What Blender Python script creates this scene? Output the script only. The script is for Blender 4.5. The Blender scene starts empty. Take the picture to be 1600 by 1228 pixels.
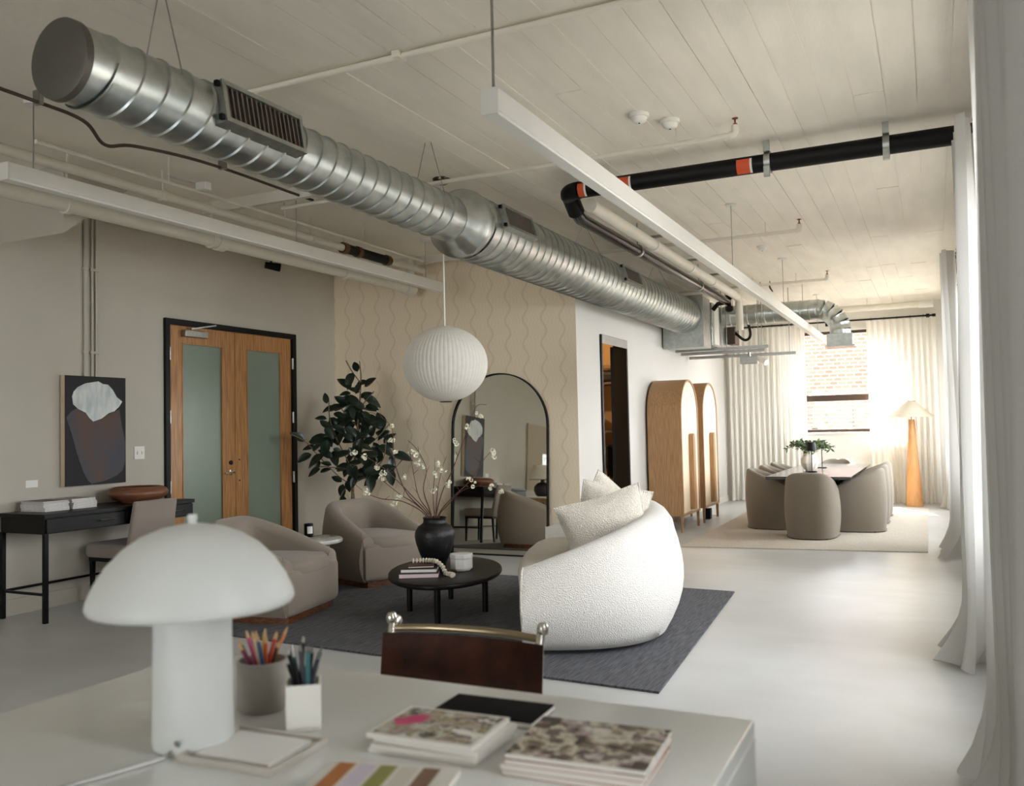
import bpy, math, random
from mathutils import Vector, Matrix
R = math.radians
sc = bpy.context.scene
COL = sc.collection
rnd = random.Random(7)

# ------------------------------------------------------------------ camera
cam_d = bpy.data.cameras.new('camera')
cam = bpy.data.objects.new('camera', cam_d)
COL.objects.link(cam)
sc.camera = cam
_f, _yaw, _pit, _roll = 1370.5, .44836, .04016, -.02107
fw = Vector((-math.sin(_yaw) * math.cos(_pit), math.cos(_yaw) * math.cos(_pit), math.sin(_pit)))
r0 = Vector((math.cos(_yaw), math.sin(_yaw), 0))
u0 = r0.cross(fw)
rt = r0 * math.cos(_roll) + u0 * math.sin(_roll)
up = u0 * math.cos(_roll) - r0 * math.sin(_roll)
m = Matrix((rt, up, -fw)).transposed().to_4x4()
m.translation = (0, 0, 1.34)
cam.matrix_world = m
cam_d.sensor_width = 36
cam_d.sensor_fit = 'HORIZONTAL'
cam_d.lens = _f / 1600 * 36
cam_d.clip_start = .02
cam_d.dof.use_dof = True
cam_d.dof.focus_distance = 7.0
cam_d.dof.aperture_fstop = 3.4

# ------------------------------------------------------------------ world, sun, exposure
wd = bpy.data.worlds.new('sky')
sc.world = wd
wd.use_nodes = True
bg = wd.node_tree.nodes['Background']
bg.inputs[0].default_value = (.945, .985, 1.02, 1)
bg.inputs[1].default_value = 12.4
sun_d = bpy.data.lights.new('sun', 'SUN')
sun_d.energy = 60
sun_d.angle = R(.6)
sun_d.color = (1, .93, .8)
sun = bpy.data.objects.new('sun', sun_d)
COL.objects.link(sun)
sun.rotation_euler = Vector((.42, -.80, -1.0)).to_track_quat('-Z', 'Y').to_euler()
sun.location = (-6, 30, 20)
sc.view_settings.view_transform = 'Standard'
sc.view_settings.look = 'None'
sc.view_settings.gamma = 1
sc.view_settings.use_curve_mapping = False
sc.view_settings.exposure = 0.2
sc.cycles.use_denoising = True
sc.cycles.diffuse_bounces = 6
sc.cycles.max_bounces = 12
sc.cycles.sample_clamp_indirect = 8

def portal(loc, sx, sy, nrm):
    d = bpy.data.lights.new('window_light', 'AREA')
    d.shape = 'RECTANGLE'
    d.size = sx
    d.size_y = sy
    d.cycles.is_portal = True
    o = bpy.data.objects.new('window_light', d)
    COL.objects.link(o)
    o.location = loc
    o.rotation_euler = Vector(nrm).to_track_quat('-Z', 'Z').to_euler()

# room numbers (metres)
XL, YW, XC, YB, XR, ZC, YF = -6.378, 8.44, -3.31, 15.66, .46, 3.27, -7.0
YJ, XJ = 4.16, -7.6          # the left wall ends here and steps back
WINS = [(1.0, 1.42), (3.65, 5.2), (6.6, 7.9), (9.45, 11.4), (12.0, 15.0)]   # along the right wall; first and third are unseen additions for light
WZ0, WZ1 = .75, 2.72
WBX0, WBX1, WBZ0, WBZ1 = -2.2, -.5, 1.16, 2.87
for a, b in WINS:
    portal((XR + .16, (a + b) / 2, (WZ0 + WZ1) / 2), b - a, WZ1 - WZ0, (-1, 0, 0))
portal(((WBX0 + WBX1) / 2, YB + .16, (WBZ0 + WBZ1) / 2), WBX1 - WBX0, WBZ1 - WBZ0, (0, -1, 0))

WFX0, WFX1 = -5.2, -1.9       # unseen window added behind the camera for frontal fill
portal(((WFX0 + WFX1) / 2, YF - .16, (WZ0 + WZ1) / 2), WFX1 - WFX0, WZ1 - WZ0, (0, 1, 0))

# ------------------------------------------------------------------ helpers
def H(h):
    h = h.lstrip('#')
    def l(c):
        c /= 255
        return c / 12.92 if c <= .04045 else ((c + .055) / 1.055) ** 2.4
    return tuple(l(int(h[i:i + 2], 16)) for i in (0, 2, 4)) + (1,)

MATS = {}
def mat(name, col, rough=.5, metal=0, var=0, vscale=5, bump=0, bscale=60, stretch=None, kind='noise',
        sheen=0, spec=None, coat=0, trans=0, col2=None, detail=4, emit=None):
    """one principled material: colour varied by noise, relief by a second noise"""
    if name in MATS:
        return MATS[name]
    mt = bpy.data.materials.new(name)
    mt.use_nodes = True
    nt = mt.node_tree
    N, L = nt.nodes, nt.links
    b = N['Principled BSDF']
    c = H(col) if isinstance(col, str) else col
    b.inputs['Base Color'].default_value = c
    b.inputs['Roughness'].default_value = rough
    b.inputs['Metallic'].default_value = metal
    if sheen:
        b.inputs['Sheen Weight'].default_value = sheen
    if spec is not None:
        b.inputs['Specular IOR Level'].default_value = spec
    if coat:
        b.inputs['Coat Weight'].default_value = coat
        b.inputs['Coat Roughness'].default_value = .08
    if trans:
        b.inputs['Transmission Weight'].default_value = trans
    if emit:
        b.inputs['Emission Color'].default_value = H(emit[0])
        b.inputs['Emission Strength'].default_value = emit[1]
    tc = N.new('ShaderNodeTexCoord')
    mp = N.new('ShaderNodeMapping')
    L.new(tc.outputs['Object'], mp.inputs[0])
    if stretch:
        mp.inputs['Scale'].default_value = stretch
    if var:
        n = N.new('ShaderNodeTexNoise')
        n.inputs['Scale'].default_value = vscale
        n.inputs['Detail'].default_value = detail
        L.new(mp.outputs[0], n.inputs['Vector'])
        mx = N.new('ShaderNodeMix')
        mx.data_type = 'RGBA'
        c2 = H(col2) if col2 else tuple(max(0, x * (1 - var)) for x in c[:3]) + (1,)
        rp = N.new('ShaderNodeMapRange')
        rp.inputs[1].default_value = .35
        rp.inputs[2].default_value = .65
        L.new(n.outputs['Fac'], rp.inputs[0])
        L.new(rp.outputs[0], mx.inputs['Factor'])
        mx.inputs['A'].default_value = c
        mx.inputs['B'].default_value = c2
        L.new(mx.outputs['Result'], b.inputs['Base Color'])
    if bump:
        if kind == 'voronoi':
            t = N.new('ShaderNodeTexVoronoi')
            t.inputs['Scale'].default_value = bscale
            o = t.outputs['Distance']
        else:
            t = N.new('ShaderNodeTexNoise')
            t.inputs['Scale'].default_value = bscale
            t.inputs['Detail'].default_value = 3
            o = t.outputs['Fac']
        L.new(mp.outputs[0], t.inputs['Vector'])
        bm = N.new('ShaderNodeBump')
        bm.inputs['Strength'].default_value = bump
        bm.inputs['Distance'].default_value = .02
        L.new(o, bm.inputs['Height'])
        L.new(bm.outputs[0], b.inputs['Normal'])
    MATS[name] = mt
    return mt

class MB:
    """collects vertices and faces; build() links them as one mesh object"""
    def __init__(s):
        s.v, s.f = [], []
    def add(s, vs, fs):
        o = len(s.v)
        s.v += [tuple(p) for p in vs]
        s.f += [tuple(i + o for i in q) for q in fs]
        return s
    def box(s, x0, y0, z0, x1, y1, z1):
        vs = [(x, y, z) for z in (z0, z1) for y in (y0, y1) for x in (x0, x1)]
        return s.add(vs, [(0, 2, 3, 1), (4, 5, 7, 6), (0, 1, 5, 4), (2, 6, 7, 3), (0, 4, 6, 2), (1, 3, 7, 5)])
    def cbox(s, c, sx, sy, sz, rz=0):
        ca, sa = math.cos(rz), math.sin(rz)
        vs = []
        for z in (-.5, .5):
            for y in (-.5, .5):
                for x in (-.5, .5):
                    a, b = x * sx, y * sy
                    vs.append((c[0] + a * ca - b * sa, c[1] + a * sa + b * ca, c[2] + z * sz))
        return s.add(vs, [(0, 2, 3, 1), (4, 5, 7, 6), (0, 1, 5, 4), (2, 6, 7, 3), (0, 4, 6, 2), (1, 3, 7, 5)])
    def bar(s, p, q, w, h=None):
        h = h or w
        p, q = Vector(p), Vector(q)
        d = (q - p).normalized()
        a = d.cross(Vector((0, 0, 1)))
        if a.length < 1e-3:
            a = Vector((1, 0, 0))
        a.normalize()
        b = a.cross(d)
        vs = [e + a * (i * w / 2) + b * (j * h / 2) for e in (p, q) for j in (-1, 1) for i in (-1, 1)]
        return s.add(vs, [(0, 2, 3, 1), (4, 5, 7, 6), (0, 1, 5, 4), (2, 6, 7, 3), (0, 4, 6, 2), (1, 3, 7, 5)])
    def tube(s, pts, r, n=10, cap=True):
        pts = [Vector(p) for p in pts]
        k = len(pts)
        rs = r if isinstance(r, (list, tuple)) else [r] * k
        vs, fs = [], []
        a = None
        for i, p in enumerate(pts):
            d = (pts[min(i + 1, k - 1)] - pts[max(i - 1, 0)]).normalized()
            if a is None:
                a = d.orthogonal().normalized()
            else:
                a = (a - d * a.dot(d)).normalized()
            b = d.cross(a)
            for j in range(n):
                t = 2 * math.pi * j / n
                vs.append(p + (a * math.cos(t) + b * math.sin(t)) * rs[i])
        for i in range(k - 1):
            for j in range(n):
                j2 = (j + 1) % n
                fs.append((i * n + j, i * n + j2, (i + 1) * n + j2, (i + 1) * n + j))
        if cap:
            fs.append(tuple(range(n - 1, -1, -1)))
            fs.append(tuple((k - 1) * n + j for j in range(n)))
        return s.add(vs, fs)
    def lathe(s, prof, n=32, c=(0, 0, 0), axis='z'):
        """prof: (radius, height) pairs from one end to the other"""
        vs, fs = [], []
        for r, z in prof:
            for j in range(n):
                t = 2 * math.pi * j / n
                p = (r * math.cos(t), r * math.sin(t), z)
                if axis == 'y':
                    p = (p[0], p[2], p[1])
                elif axis == 'x':
                    p = (p[2], p[0], p[1])
                vs.append((p[0] + c[0], p[1] + c[1], p[2] + c[2]))
        k = len(prof)
        fl = axis == 'y'
        for i in range(k - 1):
            for j in range(n):
                j2 = (j + 1) % n
                q = (i * n + j, i * n + j2, (i + 1) * n + j2, (i + 1) * n + j)
                fs.append(q[::-1] if fl else q)
        if prof[0][0] > 1e-5:
            q = tuple(range(n - 1, -1, -1))
            fs.append(q[::-1] if fl else q)
        if prof[-1][0] > 1e-5:
            q = tuple((k - 1) * n + j for j in range(n))
            fs.append(q[::-1] if fl else q)
        return s.add(vs, fs)
    def prism(s, poly, a0, a1, plane='xy'):
        n = len(poly)
        def P(p, a):
            return {'xy': (p[0], p[1], a), 'yz': (a, p[0], p[1]), 'xz': (p[0], a, p[1])}[plane]
        vs = [P(p, a0) for p in poly] + [P(p, a1) for p in poly]
        fs = [tuple(range(n - 1, -1, -1)), tuple(range(n, 2 * n))]
        fs += [(i, (i + 1) % n, n + (i + 1) % n, n + i) for i in range(n)]
        return s.add(vs, fs)
    def grid(s, fn, nu, nv, cu=False):
        vs = [fn(i / (nu if cu else nu - 1), j / (nv - 1)) for j in range(nv) for i in range(nu)]
        fs = []
        for j in range(nv - 1):
            for i in range(nu if cu else nu - 1):
                i2 = (i + 1) % nu
                fs.append((j * nu + i, j * nu + i2, (j + 1) * nu + i2, (j + 1) * nu + i))
        return s.add(vs, fs)
    def pad(s, poly, z0, z1, rd=.04, crown=0):
        """solid on a plan outline with rounded upper and lower rims"""
        cx = sum(p[0] for p in poly) / len(poly)
        cy = sum(p[1] for p in poly) / len(poly)
        ext = max(math.hypot(p[0] - cx, p[1] - cy) for p in poly)
        rings = []
        for t in range(5):
            a = math.pi / 2 * t / 4
            rings.append((rd * (1 - math.sin(a)), z0 + rd * (1 - math.cos(a))))
        for t in range(5):
            a = math.pi / 2 * t / 4
            rings.append((rd * (1 - math.cos(a)), z1 - rd + rd * math.sin(a)))
        rings += [(ext * .4, z1 + crown * .6), (ext * .75, z1 + crown)]
        n = len(poly)
        vs, fs = [], []
        for d, z in rings:
            for p in poly:
                l = math.hypot(p[0] - cx, p[1] - cy) or 1
                k = max(.02, 1 - d / ext) if d > rd else max(.02, 1 - d / l)
                vs.append((cx + (p[0] - cx) * k, cy + (p[1] - cy) * k, z))
        for i in range(len(rings) - 1):
            for j in range(n):
                j2 = (j + 1) % n
                fs.append((i * n + j, i * n + j2, (i + 1) * n + j2, (i + 1) * n + j))
        fs.append(tuple(range(n - 1, -1, -1)))
        fs.append(tuple((len(rings) - 1) * n + j for j in range(n)))
        return s.add(vs, fs)
    def mesh(s, name, mt, smooth=True, ang=40):
        me = bpy.data.meshes.new(name)
        me.from_pydata(s.v, [], s.f)
        me.materials.append(mt)
        if smooth:
            me.polygons.foreach_set('use_smooth', [True] * len(me.polygons))
            me.set_sharp_from_angle(angle=R(ang))
        me.update()
        return me
    def build(s, name, mt, parent=None, w=False, smooth=True, bevel=0, ang=40, seg=2):
        if parent is not None and w:
            top = parent
            while top.parent:
                top = top.parent
            l = top.location
            s.v = [(p[0] - l[0], p[1] - l[1], p[2] - l[2]) for p in s.v]
        o = bpy.data.objects.new(name, s.mesh(name, mt, smooth, ang))
        COL.objects.link(o)
        o.parent = parent
        if bevel:
            bv = o.modifiers.new('bevel', 'BEVEL')
            bv.width = bevel
            bv.segments = seg
            bv.limit_method = 'ANGLE'
            bv.harden_normals = False
        return o

def tag(o, label, cat, group=None):
    o['label'] = label
    o['category'] = cat
    if group:
        o['group'] = group
    return o
def thing(name, label, cat, loc=(0, 0, 0), rz=0, group=None):
    o = bpy.data.objects.new(name, None)
    COL.objects.link(o)
    o.empty_display_size = .1
    o.location = loc
    o.rotation_euler = (0, 0, rz)
    return tag(o, label, cat, group)
def struct(o, label=None):
    o['kind'] = 'structure'
    if label:
        o['label'] = label
    return o
def sempty(name, loc=(0, 0, 0)):
    o = bpy.data.objects.new(name, None)
    COL.objects.link(o)
    o.location = loc
    o['kind'] = 'structure'
    return o
def copy_tree(o, parent=None):
    c = o.copy()
    COL.objects.link(c)
    c.parent = parent
    for ch in o.children:
        copy_tree(ch, c)
    return c
def again(o, loc, rz=0, label=None):
    c = copy_tree(o)
    c.location = loc
    c.rotation_euler = (0, 0, rz)
    if label:
        c['label'] = label
    return c
def inst(me, name, parent, M):
    o = bpy.data.objects.new(name, me)
    COL.objects.link(o)
    o.parent = parent
    o.matrix_local = M
    return o
def bez(p, n=8):
    """smooth path through points (Catmull-Rom)"""
    p = [Vector(q) for q in p]
    q = [p[0] * 2 - p[1]] + p + [p[-1] * 2 - p[-2]]
    out = []
    for i in range(1, len(q) - 2):
        for k in range(n):
            t = k / n
            a, b, c, d = q[i - 1], q[i], q[i + 1], q[i + 2]
            out.append(.5 * (2 * b + (c - a) * t + (2 * a - 5 * b + 4 * c - d) * t * t + (3 * b - a - 3 * c + d) * t ** 3))
    return out + [p[-1]]

def ushape(xf, D, w, n, k=48):
    """half superellipse plan open to +x, evenly spaced points"""
    raw = []
    for i in range(601):
        th = -math.pi / 2 + math.pi * i / 600
        c, sn = abs(math.cos(th)), math.sin(th)
        raw.append((xf - D * c ** (2 / n), math.copysign(w / 2 * abs(sn) ** (2 / n), sn)))
    acc = [0]
    for a, b in zip(raw, raw[1:]):
        acc.append(acc[-1] + math.hypot(b[0] - a[0], b[1] - a[1]))
    out, j = [], 0
    for i in range(k):
        t = acc[-1] * i / (k - 1)
        while j < len(acc) - 2 and acc[j + 1] < t:
            j += 1
        u = (t - acc[j]) / max(1e-9, acc[j + 1] - acc[j])
        out.append((raw[j][0] + (raw[j + 1][0] - raw[j][0]) * u, raw[j][1] + (raw[j + 1][1] - raw[j][1]) * u))
    return out
def shell(xf, D, w, n, th, hb, hf, z0, zin, bulge=.05, inset=.04, power=1.3, k=56, thf=None):
    """wrap-around back and arms: tall at the back, falling to the arm fronts"""
    P = ushape(xf, D, w, n, k)
    mb = MB()
    vs, fs = [], []
    m_ = 0
    for i, (x, y) in enumerate(P):
        a, b = P[max(0, i - 1)], P[min(k - 1, i + 1)]
        tx, ty = b[0] - a[0], b[1] - a[1]
        l = math.hypot(tx, ty)
        nx, ny = ty / l, -tx / l
        if nx * (x - xf + D / 2) + ny * y < 0 and abs(y) > .01:
            nx, ny = -nx, -ny
        t = min(1, max(0, (xf - x) / D))
        hz = hf + (hb - hf) * (1 - (1 - t) ** power)
        thk = th if thf is None else thf + (th - thf) * t
        loop = []
        for q in range(9):
            v = q / 8
            loop.append((bulge * math.sin(math.pi * min(1, v * .9 + .05)) - inset * (1 - v) ** 3 - bulge * .15 * v, z0 + (hz - thk * .5 - z0) * v))
        o0 = loop[-1][0]
        for q in range(1, 8):
            an = math.pi * q / 8
            loop.append((o0 - thk / 2 + thk / 2 * math.cos(an), hz - thk * .5 + thk * .5 * math.sin(an)))
        for q in range(4):
            v = q / 3
            loop.append((o0 - thk - .02 * v, hz - thk * .5 + (zin - hz + thk * .5) * v))
        loop.append((-thk * .8 - .02, z0))
        m_ = len(loop)
        for o, z in loop:
            vs.append((x + nx * o, y + ny * o, z))
    for i in range(k - 1):
        for j in range(m_):
            j2 = (j + 1) % m_
            fs.append((i * m_ + j, (i + 1) * m_ + j, (i + 1) * m_ + j2, i * m_ + j2))
    fs.append(tuple(range(m_)))
    fs.append(tuple((k - 1) * m_ + j for j in range(m_ - 1, -1, -1)))
    return mb.add(vs, fs), P

def curtain(name, p, q, zt, folds, amp, mt, parent=None, seed=1, flare=.12, side=(-1, 0), gather=1.0, z0=.015):
    """a hanging panel of cloth from p to q, folded, spreading a little at the floor"""
    rr = random.Random(seed)
    nu, nv = folds * 14 + 1, 28
    ph = [rr.uniform(-.5, .5) for _ in range(folds + 2)]
    am = [rr.uniform(.65, 1.25) for _ in range(folds + 2)]
    dx, dy = q[0] - p[0], q[1] - p[1]
    def fn(u, v):
        s_ = u * folds
        i = int(min(s_, folds - 1e-6))
        fr = s_ - i
        a0 = am[i] + (am[i + 1] - am[i]) * fr
        f0 = ph[i] + (ph[i + 1] - ph[i]) * fr
        drop = 1 - v
        wv = math.sin(2 * math.pi * s_ + f0 * (1 + drop)) * amp * a0 * (.75 + .45 * drop)
        wv += .25 * amp * math.sin(5.3 * s_ + 3 * drop + seed)
        puddle = flare * max(0, 1 - v / .14) ** 2 if flare else 0
        e = (u - .5) * (gather - 1) * drop
        z = z0 + (zt - z0) * v
        if v < .05 and z0 < .1:
            z += .012 * math.sin(9 * s_ + seed)
        return (p[0] + dx * (u + e) + side[0] * (wv + puddle * (.6 + .5 * math.sin(3.1 * s_ + seed))),
                p[1] + dy * (u + e) + side[1] * (wv + puddle * (.6 + .5 * math.sin(3.1 * s_ + seed))), max(.004, z))
    mb = MB().grid(fn, nu, nv)
    return mb.build(name, mt, parent, ang=180)

# ------------------------------------------------------------------ materials
PAINT = mat('wall_paint', '#bdb6a8', .75, var=.05, vscale=1.5, bump=.06, bscale=45)
PAINT2 = mat('wall_paint_corridor', '#dcd9d2', .75, var=.03, vscale=1.5, bump=.05, bscale=45)
CEIL = mat('ceiling_paint', '#efe8da', .8, var=.06, vscale=1.2, bump=.12, bscale=25)
BOARD = mat('ceiling_board_paint', '#f0e9dc', .8, var=.07, vscale=2.5, bump=.1, bscale=30, stretch=(3, .6, 1))
WPIPE = mat('pipe_white_paint', '#dcd6c8', .5, var=.05, vscale=8)
BLACK = mat('black_metal', '#070708', .45, var=.2, vscale=9, spec=.25)
BLACKW = mat('black_wood', '#090808', .42, spec=.3, var=.25, vscale=6, stretch=(1, 8, 8), bump=.05, bscale=40)
CHROME = mat('chrome', '#d9d5cc', .12, 1, var=.05)
STEEL = mat('satin_steel', '#a6a49e', .35, 1, var=.1, vscale=20)
GALV = mat('galvanised_steel', '#c6c9c5', .33, 1, var=.12, vscale=9, bump=.02, bscale=30, col2='#aab0ae')
GALVD = mat('galvanised_dull', '#b9bcb6', .42, 1, var=.2, vscale=22)
GRILLE = mat('grille_dark', '#2a2521', .6, .2, var=.2, vscale=20)
WHITE = mat('white_lacquer', '#dddedb', .1, var=.02, vscale=3, coat=.3)
LAMPW = mat('lamp_white', '#dcdedb', .42, var=.03, vscale=6)
PLASTIC = mat('white_plastic', '#e9e6de', .4, var=.03, vscale=6)
ALUW = mat('fixture_white', '#dedbd3', .4, var=.03, vscale=6)
DIFF = mat('fixture_diffuser', '#e8e6df', .5, var=.02)
TAUPE = mat('taupe_fabric', '#94877a', .9, var=.12, vscale=220, bump=.25, bscale=500, sheen=.25)
TAUPE2 = mat('taupe_chair_fabric', '#94877d', .9, var=.1, vscale=200, bump=.2, bscale=450, sheen=.2)
LINEN = mat('linen_slipcover', '#7d7365', .92, var=.12, vscale=160, bump=.25, bscale=420, sheen=.2)
BOUCLE = mat('boucle', '#f1ede6', .95, var=.08, vscale=90, bump=.5, bscale=150, kind='voronoi', sheen=.3)
BOUCLE2 = mat('boucle_pillow', '#e6ded0', .95, var=.14, vscale=70, bump=.55, bscale=120, kind='voronoi', sheen=.3)
SEATF = mat('sofa_seat_fabric', '#d8cfc0', .95, var=.08, vscale=90, bump=.5, bscale=120, sheen=.3)
OAK = mat('oak_veneer', '#b08a62', .5, var=.2, vscale=7, stretch=(14, 14, .7), bump=.05, bscale=30, col2='#987048', detail=6)
OAKL = mat('oak_front', '#ecdcc4', .5, var=.08, vscale=7, stretch=(14, 14, .7), bump=.04, bscale=30, col2='#e2cba9', detail=6)
DOORW = mat('door_maple', '#bd8850', .42, var=.22, vscale=5, stretch=(10, 10, .8), col2='#99693f', detail=6, coat=.1)
WALNUT = mat('plinth_walnut', '#7a4a26', .45, var=.3, vscale=8, stretch=(3, 3, 12), col2='#4a2510')
BOWLW = mat('bowl_wood', '#80573f', .4, var=.25, vscale=6, stretch=(1, 1, 10), col2='#6e4027', detail=6)
LEATHER = mat('brown_leather', '#4a2411', .6, spec=.25, var=.3, vscale=9, bump=.15, bscale=120, col2='#2a1208')
VASE = mat('black_clay', '#0d0d11', .45, var=.3, vscale=6, bump=.2, bscale=35)
MARBLE = mat('pale_marble', '#d8d5cc', .2, var=.35, vscale=9, col2='#a9a9a4', detail=8, coat=.2)
BARK = mat('bark', '#7a6450', .8, var=.3, vscale=30, bump=.4, bscale=80)
LEAF = mat('ficus_leaf', '#16271a', .32, var=.35, vscale=6, col2='#0d1a12', coat=.1)
TWIG = mat('twig', '#5b3630', .7, var=.3, vscale=40)
PETAL = mat('petal', '#f2eee4', .7, var=.1, vscale=60, col2='#e6e2c4')
PAPER = mat('paper', '#e6e2da', .7, var=.06, vscale=40, stretch=(1, 1, 30))
SHADEC = mat('lamp_shade_cloth', '#efe7d6', .8, var=.05, vscale=30, bump=.1, bscale=200)
CARD = mat('card_white', '#e6e4df', .6)
TERRA = mat('orange_oak', '#d39c66', .5, var=.2, vscale=8, stretch=(8, 8, .8), col2='#c48a54')
ORANGE = mat('orange_label', '#d8562c', .6, var=.1)
PIPEB = mat('black_pipe', '#0b0908', .5, var=.25, vscale=10, spec=.25)
BRONZE = mat('bronze_frame', '#4a3c30', .45, .3, var=.15, vscale=12)
DARKIN = mat('storage_wall', '#9a7a50', .8, var=.1, vscale=2)

def sheer(name, col, dens, fine=220):
    mt = bpy.data.materials.new(name)
    mt.use_nodes = True
    N, L = mt.node_tree.nodes, mt.node_tree.links
    N.remove(N['Principled BSDF'])
    out = N['Material Output']
    d, t, tr = N.new('ShaderNodeBsdfDiffuse'), N.new('ShaderNodeBsdfTranslucent'), N.new('ShaderNodeBsdfTransparent')
    tc, nz, mx = N.new('ShaderNodeTexCoord'), N.new('ShaderNodeTexNoise'), N.new('ShaderNodeMix')
    nz.inputs['Scale'].default_value = fine
    L.new(tc.outputs['Object'], nz.inputs['Vector'])
    mx.data_type = 'RGBA'
    c = H(col)
    mx.inputs['A'].default_value = c
    mx.inputs['B'].default_value = tuple(v * .86 for v in c[:3]) + (1,)
    L.new(nz.outputs['Fac'], mx.inputs['Factor'])
    L.new(mx.outputs['Result'], d.inputs[0])
    L.new(mx.outputs['Result'], t.inputs[0])
    a, b = N.new('ShaderNodeMixShader'), N.new('ShaderNodeMixShader')
    a.inputs[0].default_value = .34
    L.new(d.outputs[0], a.inputs[1])
    L.new(t.outputs[0], a.inputs[2])
    b.inputs[0].default_value = dens
    L.new(tr.outputs[0], b.inputs[1])
    L.new(a.outputs[0], b.inputs[2])
    L.new(b.outputs[0], out.inputs[0])
    return mt
SHEER = sheer('sheer_curtain', '#fbf8f1', .96)
LINENC = sheer('linen_curtain', '#dcdad6', .99)

def glass(name, tint='#ffffff', g=.012):
    mt = bpy.data.materials.new(name)
    mt.use_nodes = True
    N, L = mt.node_tree.nodes, mt.node_tree.links
    N.remove(N['Principled BSDF'])
    t, gl, mx = N.new('ShaderNodeBsdfTransparent'), N.new('ShaderNodeBsdfGlossy'), N.new('ShaderNodeMixShader')
    t.inputs[0].default_value = H(tint)
    gl.inputs['Roughness'].default_value = .02
    mx.inputs[0].default_value = g
    L.new(t.outputs[0], mx.inputs[1])
    L.new(gl.outputs[0], mx.inputs[2])
    L.new(mx.outputs[0], N['Material Output'].inputs[0])
    return mt
GLASS = glass('window_glass')
FROST = mat('frosted_glass', '#7d8a7c', .28, var=.06, vscale=2, bump=.03, bscale=300, spec=.5)
MIRROR = mat('mirror_silver', '#e4e2d8', .015, 1)

def floor_mat():
    mt = mat('polished_concrete', '#c6c7c7', .3, var=.14, vscale=.9, col2='#b8b8b5', detail=8, spec=.45)
    N, L = mt.node_tree.nodes, mt.node_tree.links
    b = N['Principled BSDF']
    tc = [n for n in N if n.type == 'TEX_COORD'][0]
    mp = N.new('ShaderNodeMapping')
    mp.inputs['Scale'].default_value = (.5, 2.2, 1)
    n = N.new('ShaderNodeTexNoise')
    n.inputs['Scale'].default_value = 3
    n.inputs['Detail'].default_value = 7
    L.new(tc.outputs['Object'], mp.inputs[0])
    L.new(mp.outputs[0], n.inputs['Vector'])
    mr = N.new('ShaderNodeMapRange')
    mr.inputs[3].default_value = .24
    mr.inputs[4].default_value = .46
    L.new(n.outputs['Fac'], mr.inputs[0])
    L.new(mr.outputs[0], b.inputs['Roughness'])
    bp = N.new('ShaderNodeBump')
    bp.inputs['Strength'].default_value = .05
    bp.inputs['Distance'].default_value = .02
    L.new(n.outputs['Fac'], bp.inputs['Height'])
    L.new(bp.outputs[0], b.inputs['Normal'])
    return mt
FLOORM = floor_mat()

def wallpaper():
    mt = bpy.data.materials.new('wallpaper_waves')
    mt.use_nodes = True
    N, L = mt.node_tree.nodes, mt.node_tree.links
    b = N['Principled BSDF']
    b.inputs['Roughness'].default_value = .7
    tc, sx = N.new('ShaderNodeTexCoord'), N.new('ShaderNodeSeparateXYZ')
    L.new(tc.outputs['Object'], sx.inputs[0])
    def M(op, a, b_=None):
        n = N.new('ShaderNodeMath')
        n.operation = op
        for i, q in enumerate((a, b_)):
            if q is None:
                continue
            if isinstance(q, (int, float)):
                n.inputs[i].default_value = q
            else:
                L.new(q, n.inputs[i])
        return n.outputs[0]
    x, z = sx.outputs[0], sx.outputs[2]
    wave = M('MULTIPLY', M('SINE', M('MULTIPLY', z, 2 * math.pi / .27)), .03)
    u = M('FRACT', M('DIVIDE', M('ADD', x, wave), .21))
    big = M('LESS_THAN', M('ABSOLUTE', M('SUBTRACT', u, .5)), .06)
    # fine scallops between the stems
    u2 = M('MULTIPLY', M('ADD', u, M('MULTIPLY', M('SINE', M('MULTIPLY', z, 2 * math.pi / .12)), .1)), 2 * math.pi * 5)
    fine = M('MULTIPLY', M('GREATER_THAN', M('SINE', u2), .55), .16)
    f = M('MAXIMUM', M('MULTIPLY', big, .4), fine)
    mx = N.new('ShaderNodeMix')
    mx.data_type = 'RGBA'
    mx.inputs['A'].default_value = H('#efdfc4')
    mx.inputs['B'].default_value = H('#d0b996')
    L.new(f, mx.inputs['Factor'])
    L.new(mx.outputs['Result'], b.inputs['Base Color'])
    return mt
WALLP = wallpaper()

def rug_mat(name, c1, c2, sx, sy, sc_):
    mt = mat(name, c1, .95, var=.5, vscale=sc_, stretch=(sx, sy, 1), col2=c2, detail=5, bump=.6, bscale=160, sheen=.2)
    return mt
RUGG = rug_mat('grey_rug', '#62636b', '#292930', 18, 1.4, 5)
RUGB = rug_mat('beige_rug', '#d8cebf', '#c6bba8', 40, 2, 4)

# ------------------------------------------------------------------ the room
struct(MB().box(XJ - .2, YF - .3, -.2, XR + .3, YB + .3, 0).build('floor', FLOORM, smooth=False))
ceil = struct(MB().box(XJ - .2, YF - .3, ZC, XR + .3, YB + .3, ZC + .2).build('ceiling', CEIL, smooth=False))
# board-formed strips of the concrete ceiling, each with its own edge and depth
bw = .172
nb = int((XR - XC) / bw)
for i in range(nb + 1):
    x0 = XC + .02 + i * bw
    x1 = min(x0 + bw - .006, XR)
    if x1 - x0 < .03:
        continue
    for ya, yb in ((.6, 3.68), (3.8, 6.6), (6.6, 9.9), (9.9, 12.9), (12.9, YB)):
        cut = ya + (yb - ya) * rnd.uniform(.3, .7)
        for p, q in (((ya, cut - .004), (cut, yb - .004)) if rnd.random() < .22 else ((ya, yb - .004),)):
            d = rnd.choice((.003, .005, .007, .008))
            MB().box(x0, p, ZC - d, x1, q, ZC + .01).build('ceiling_board', BOARD, ceil, smooth=False)

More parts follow.
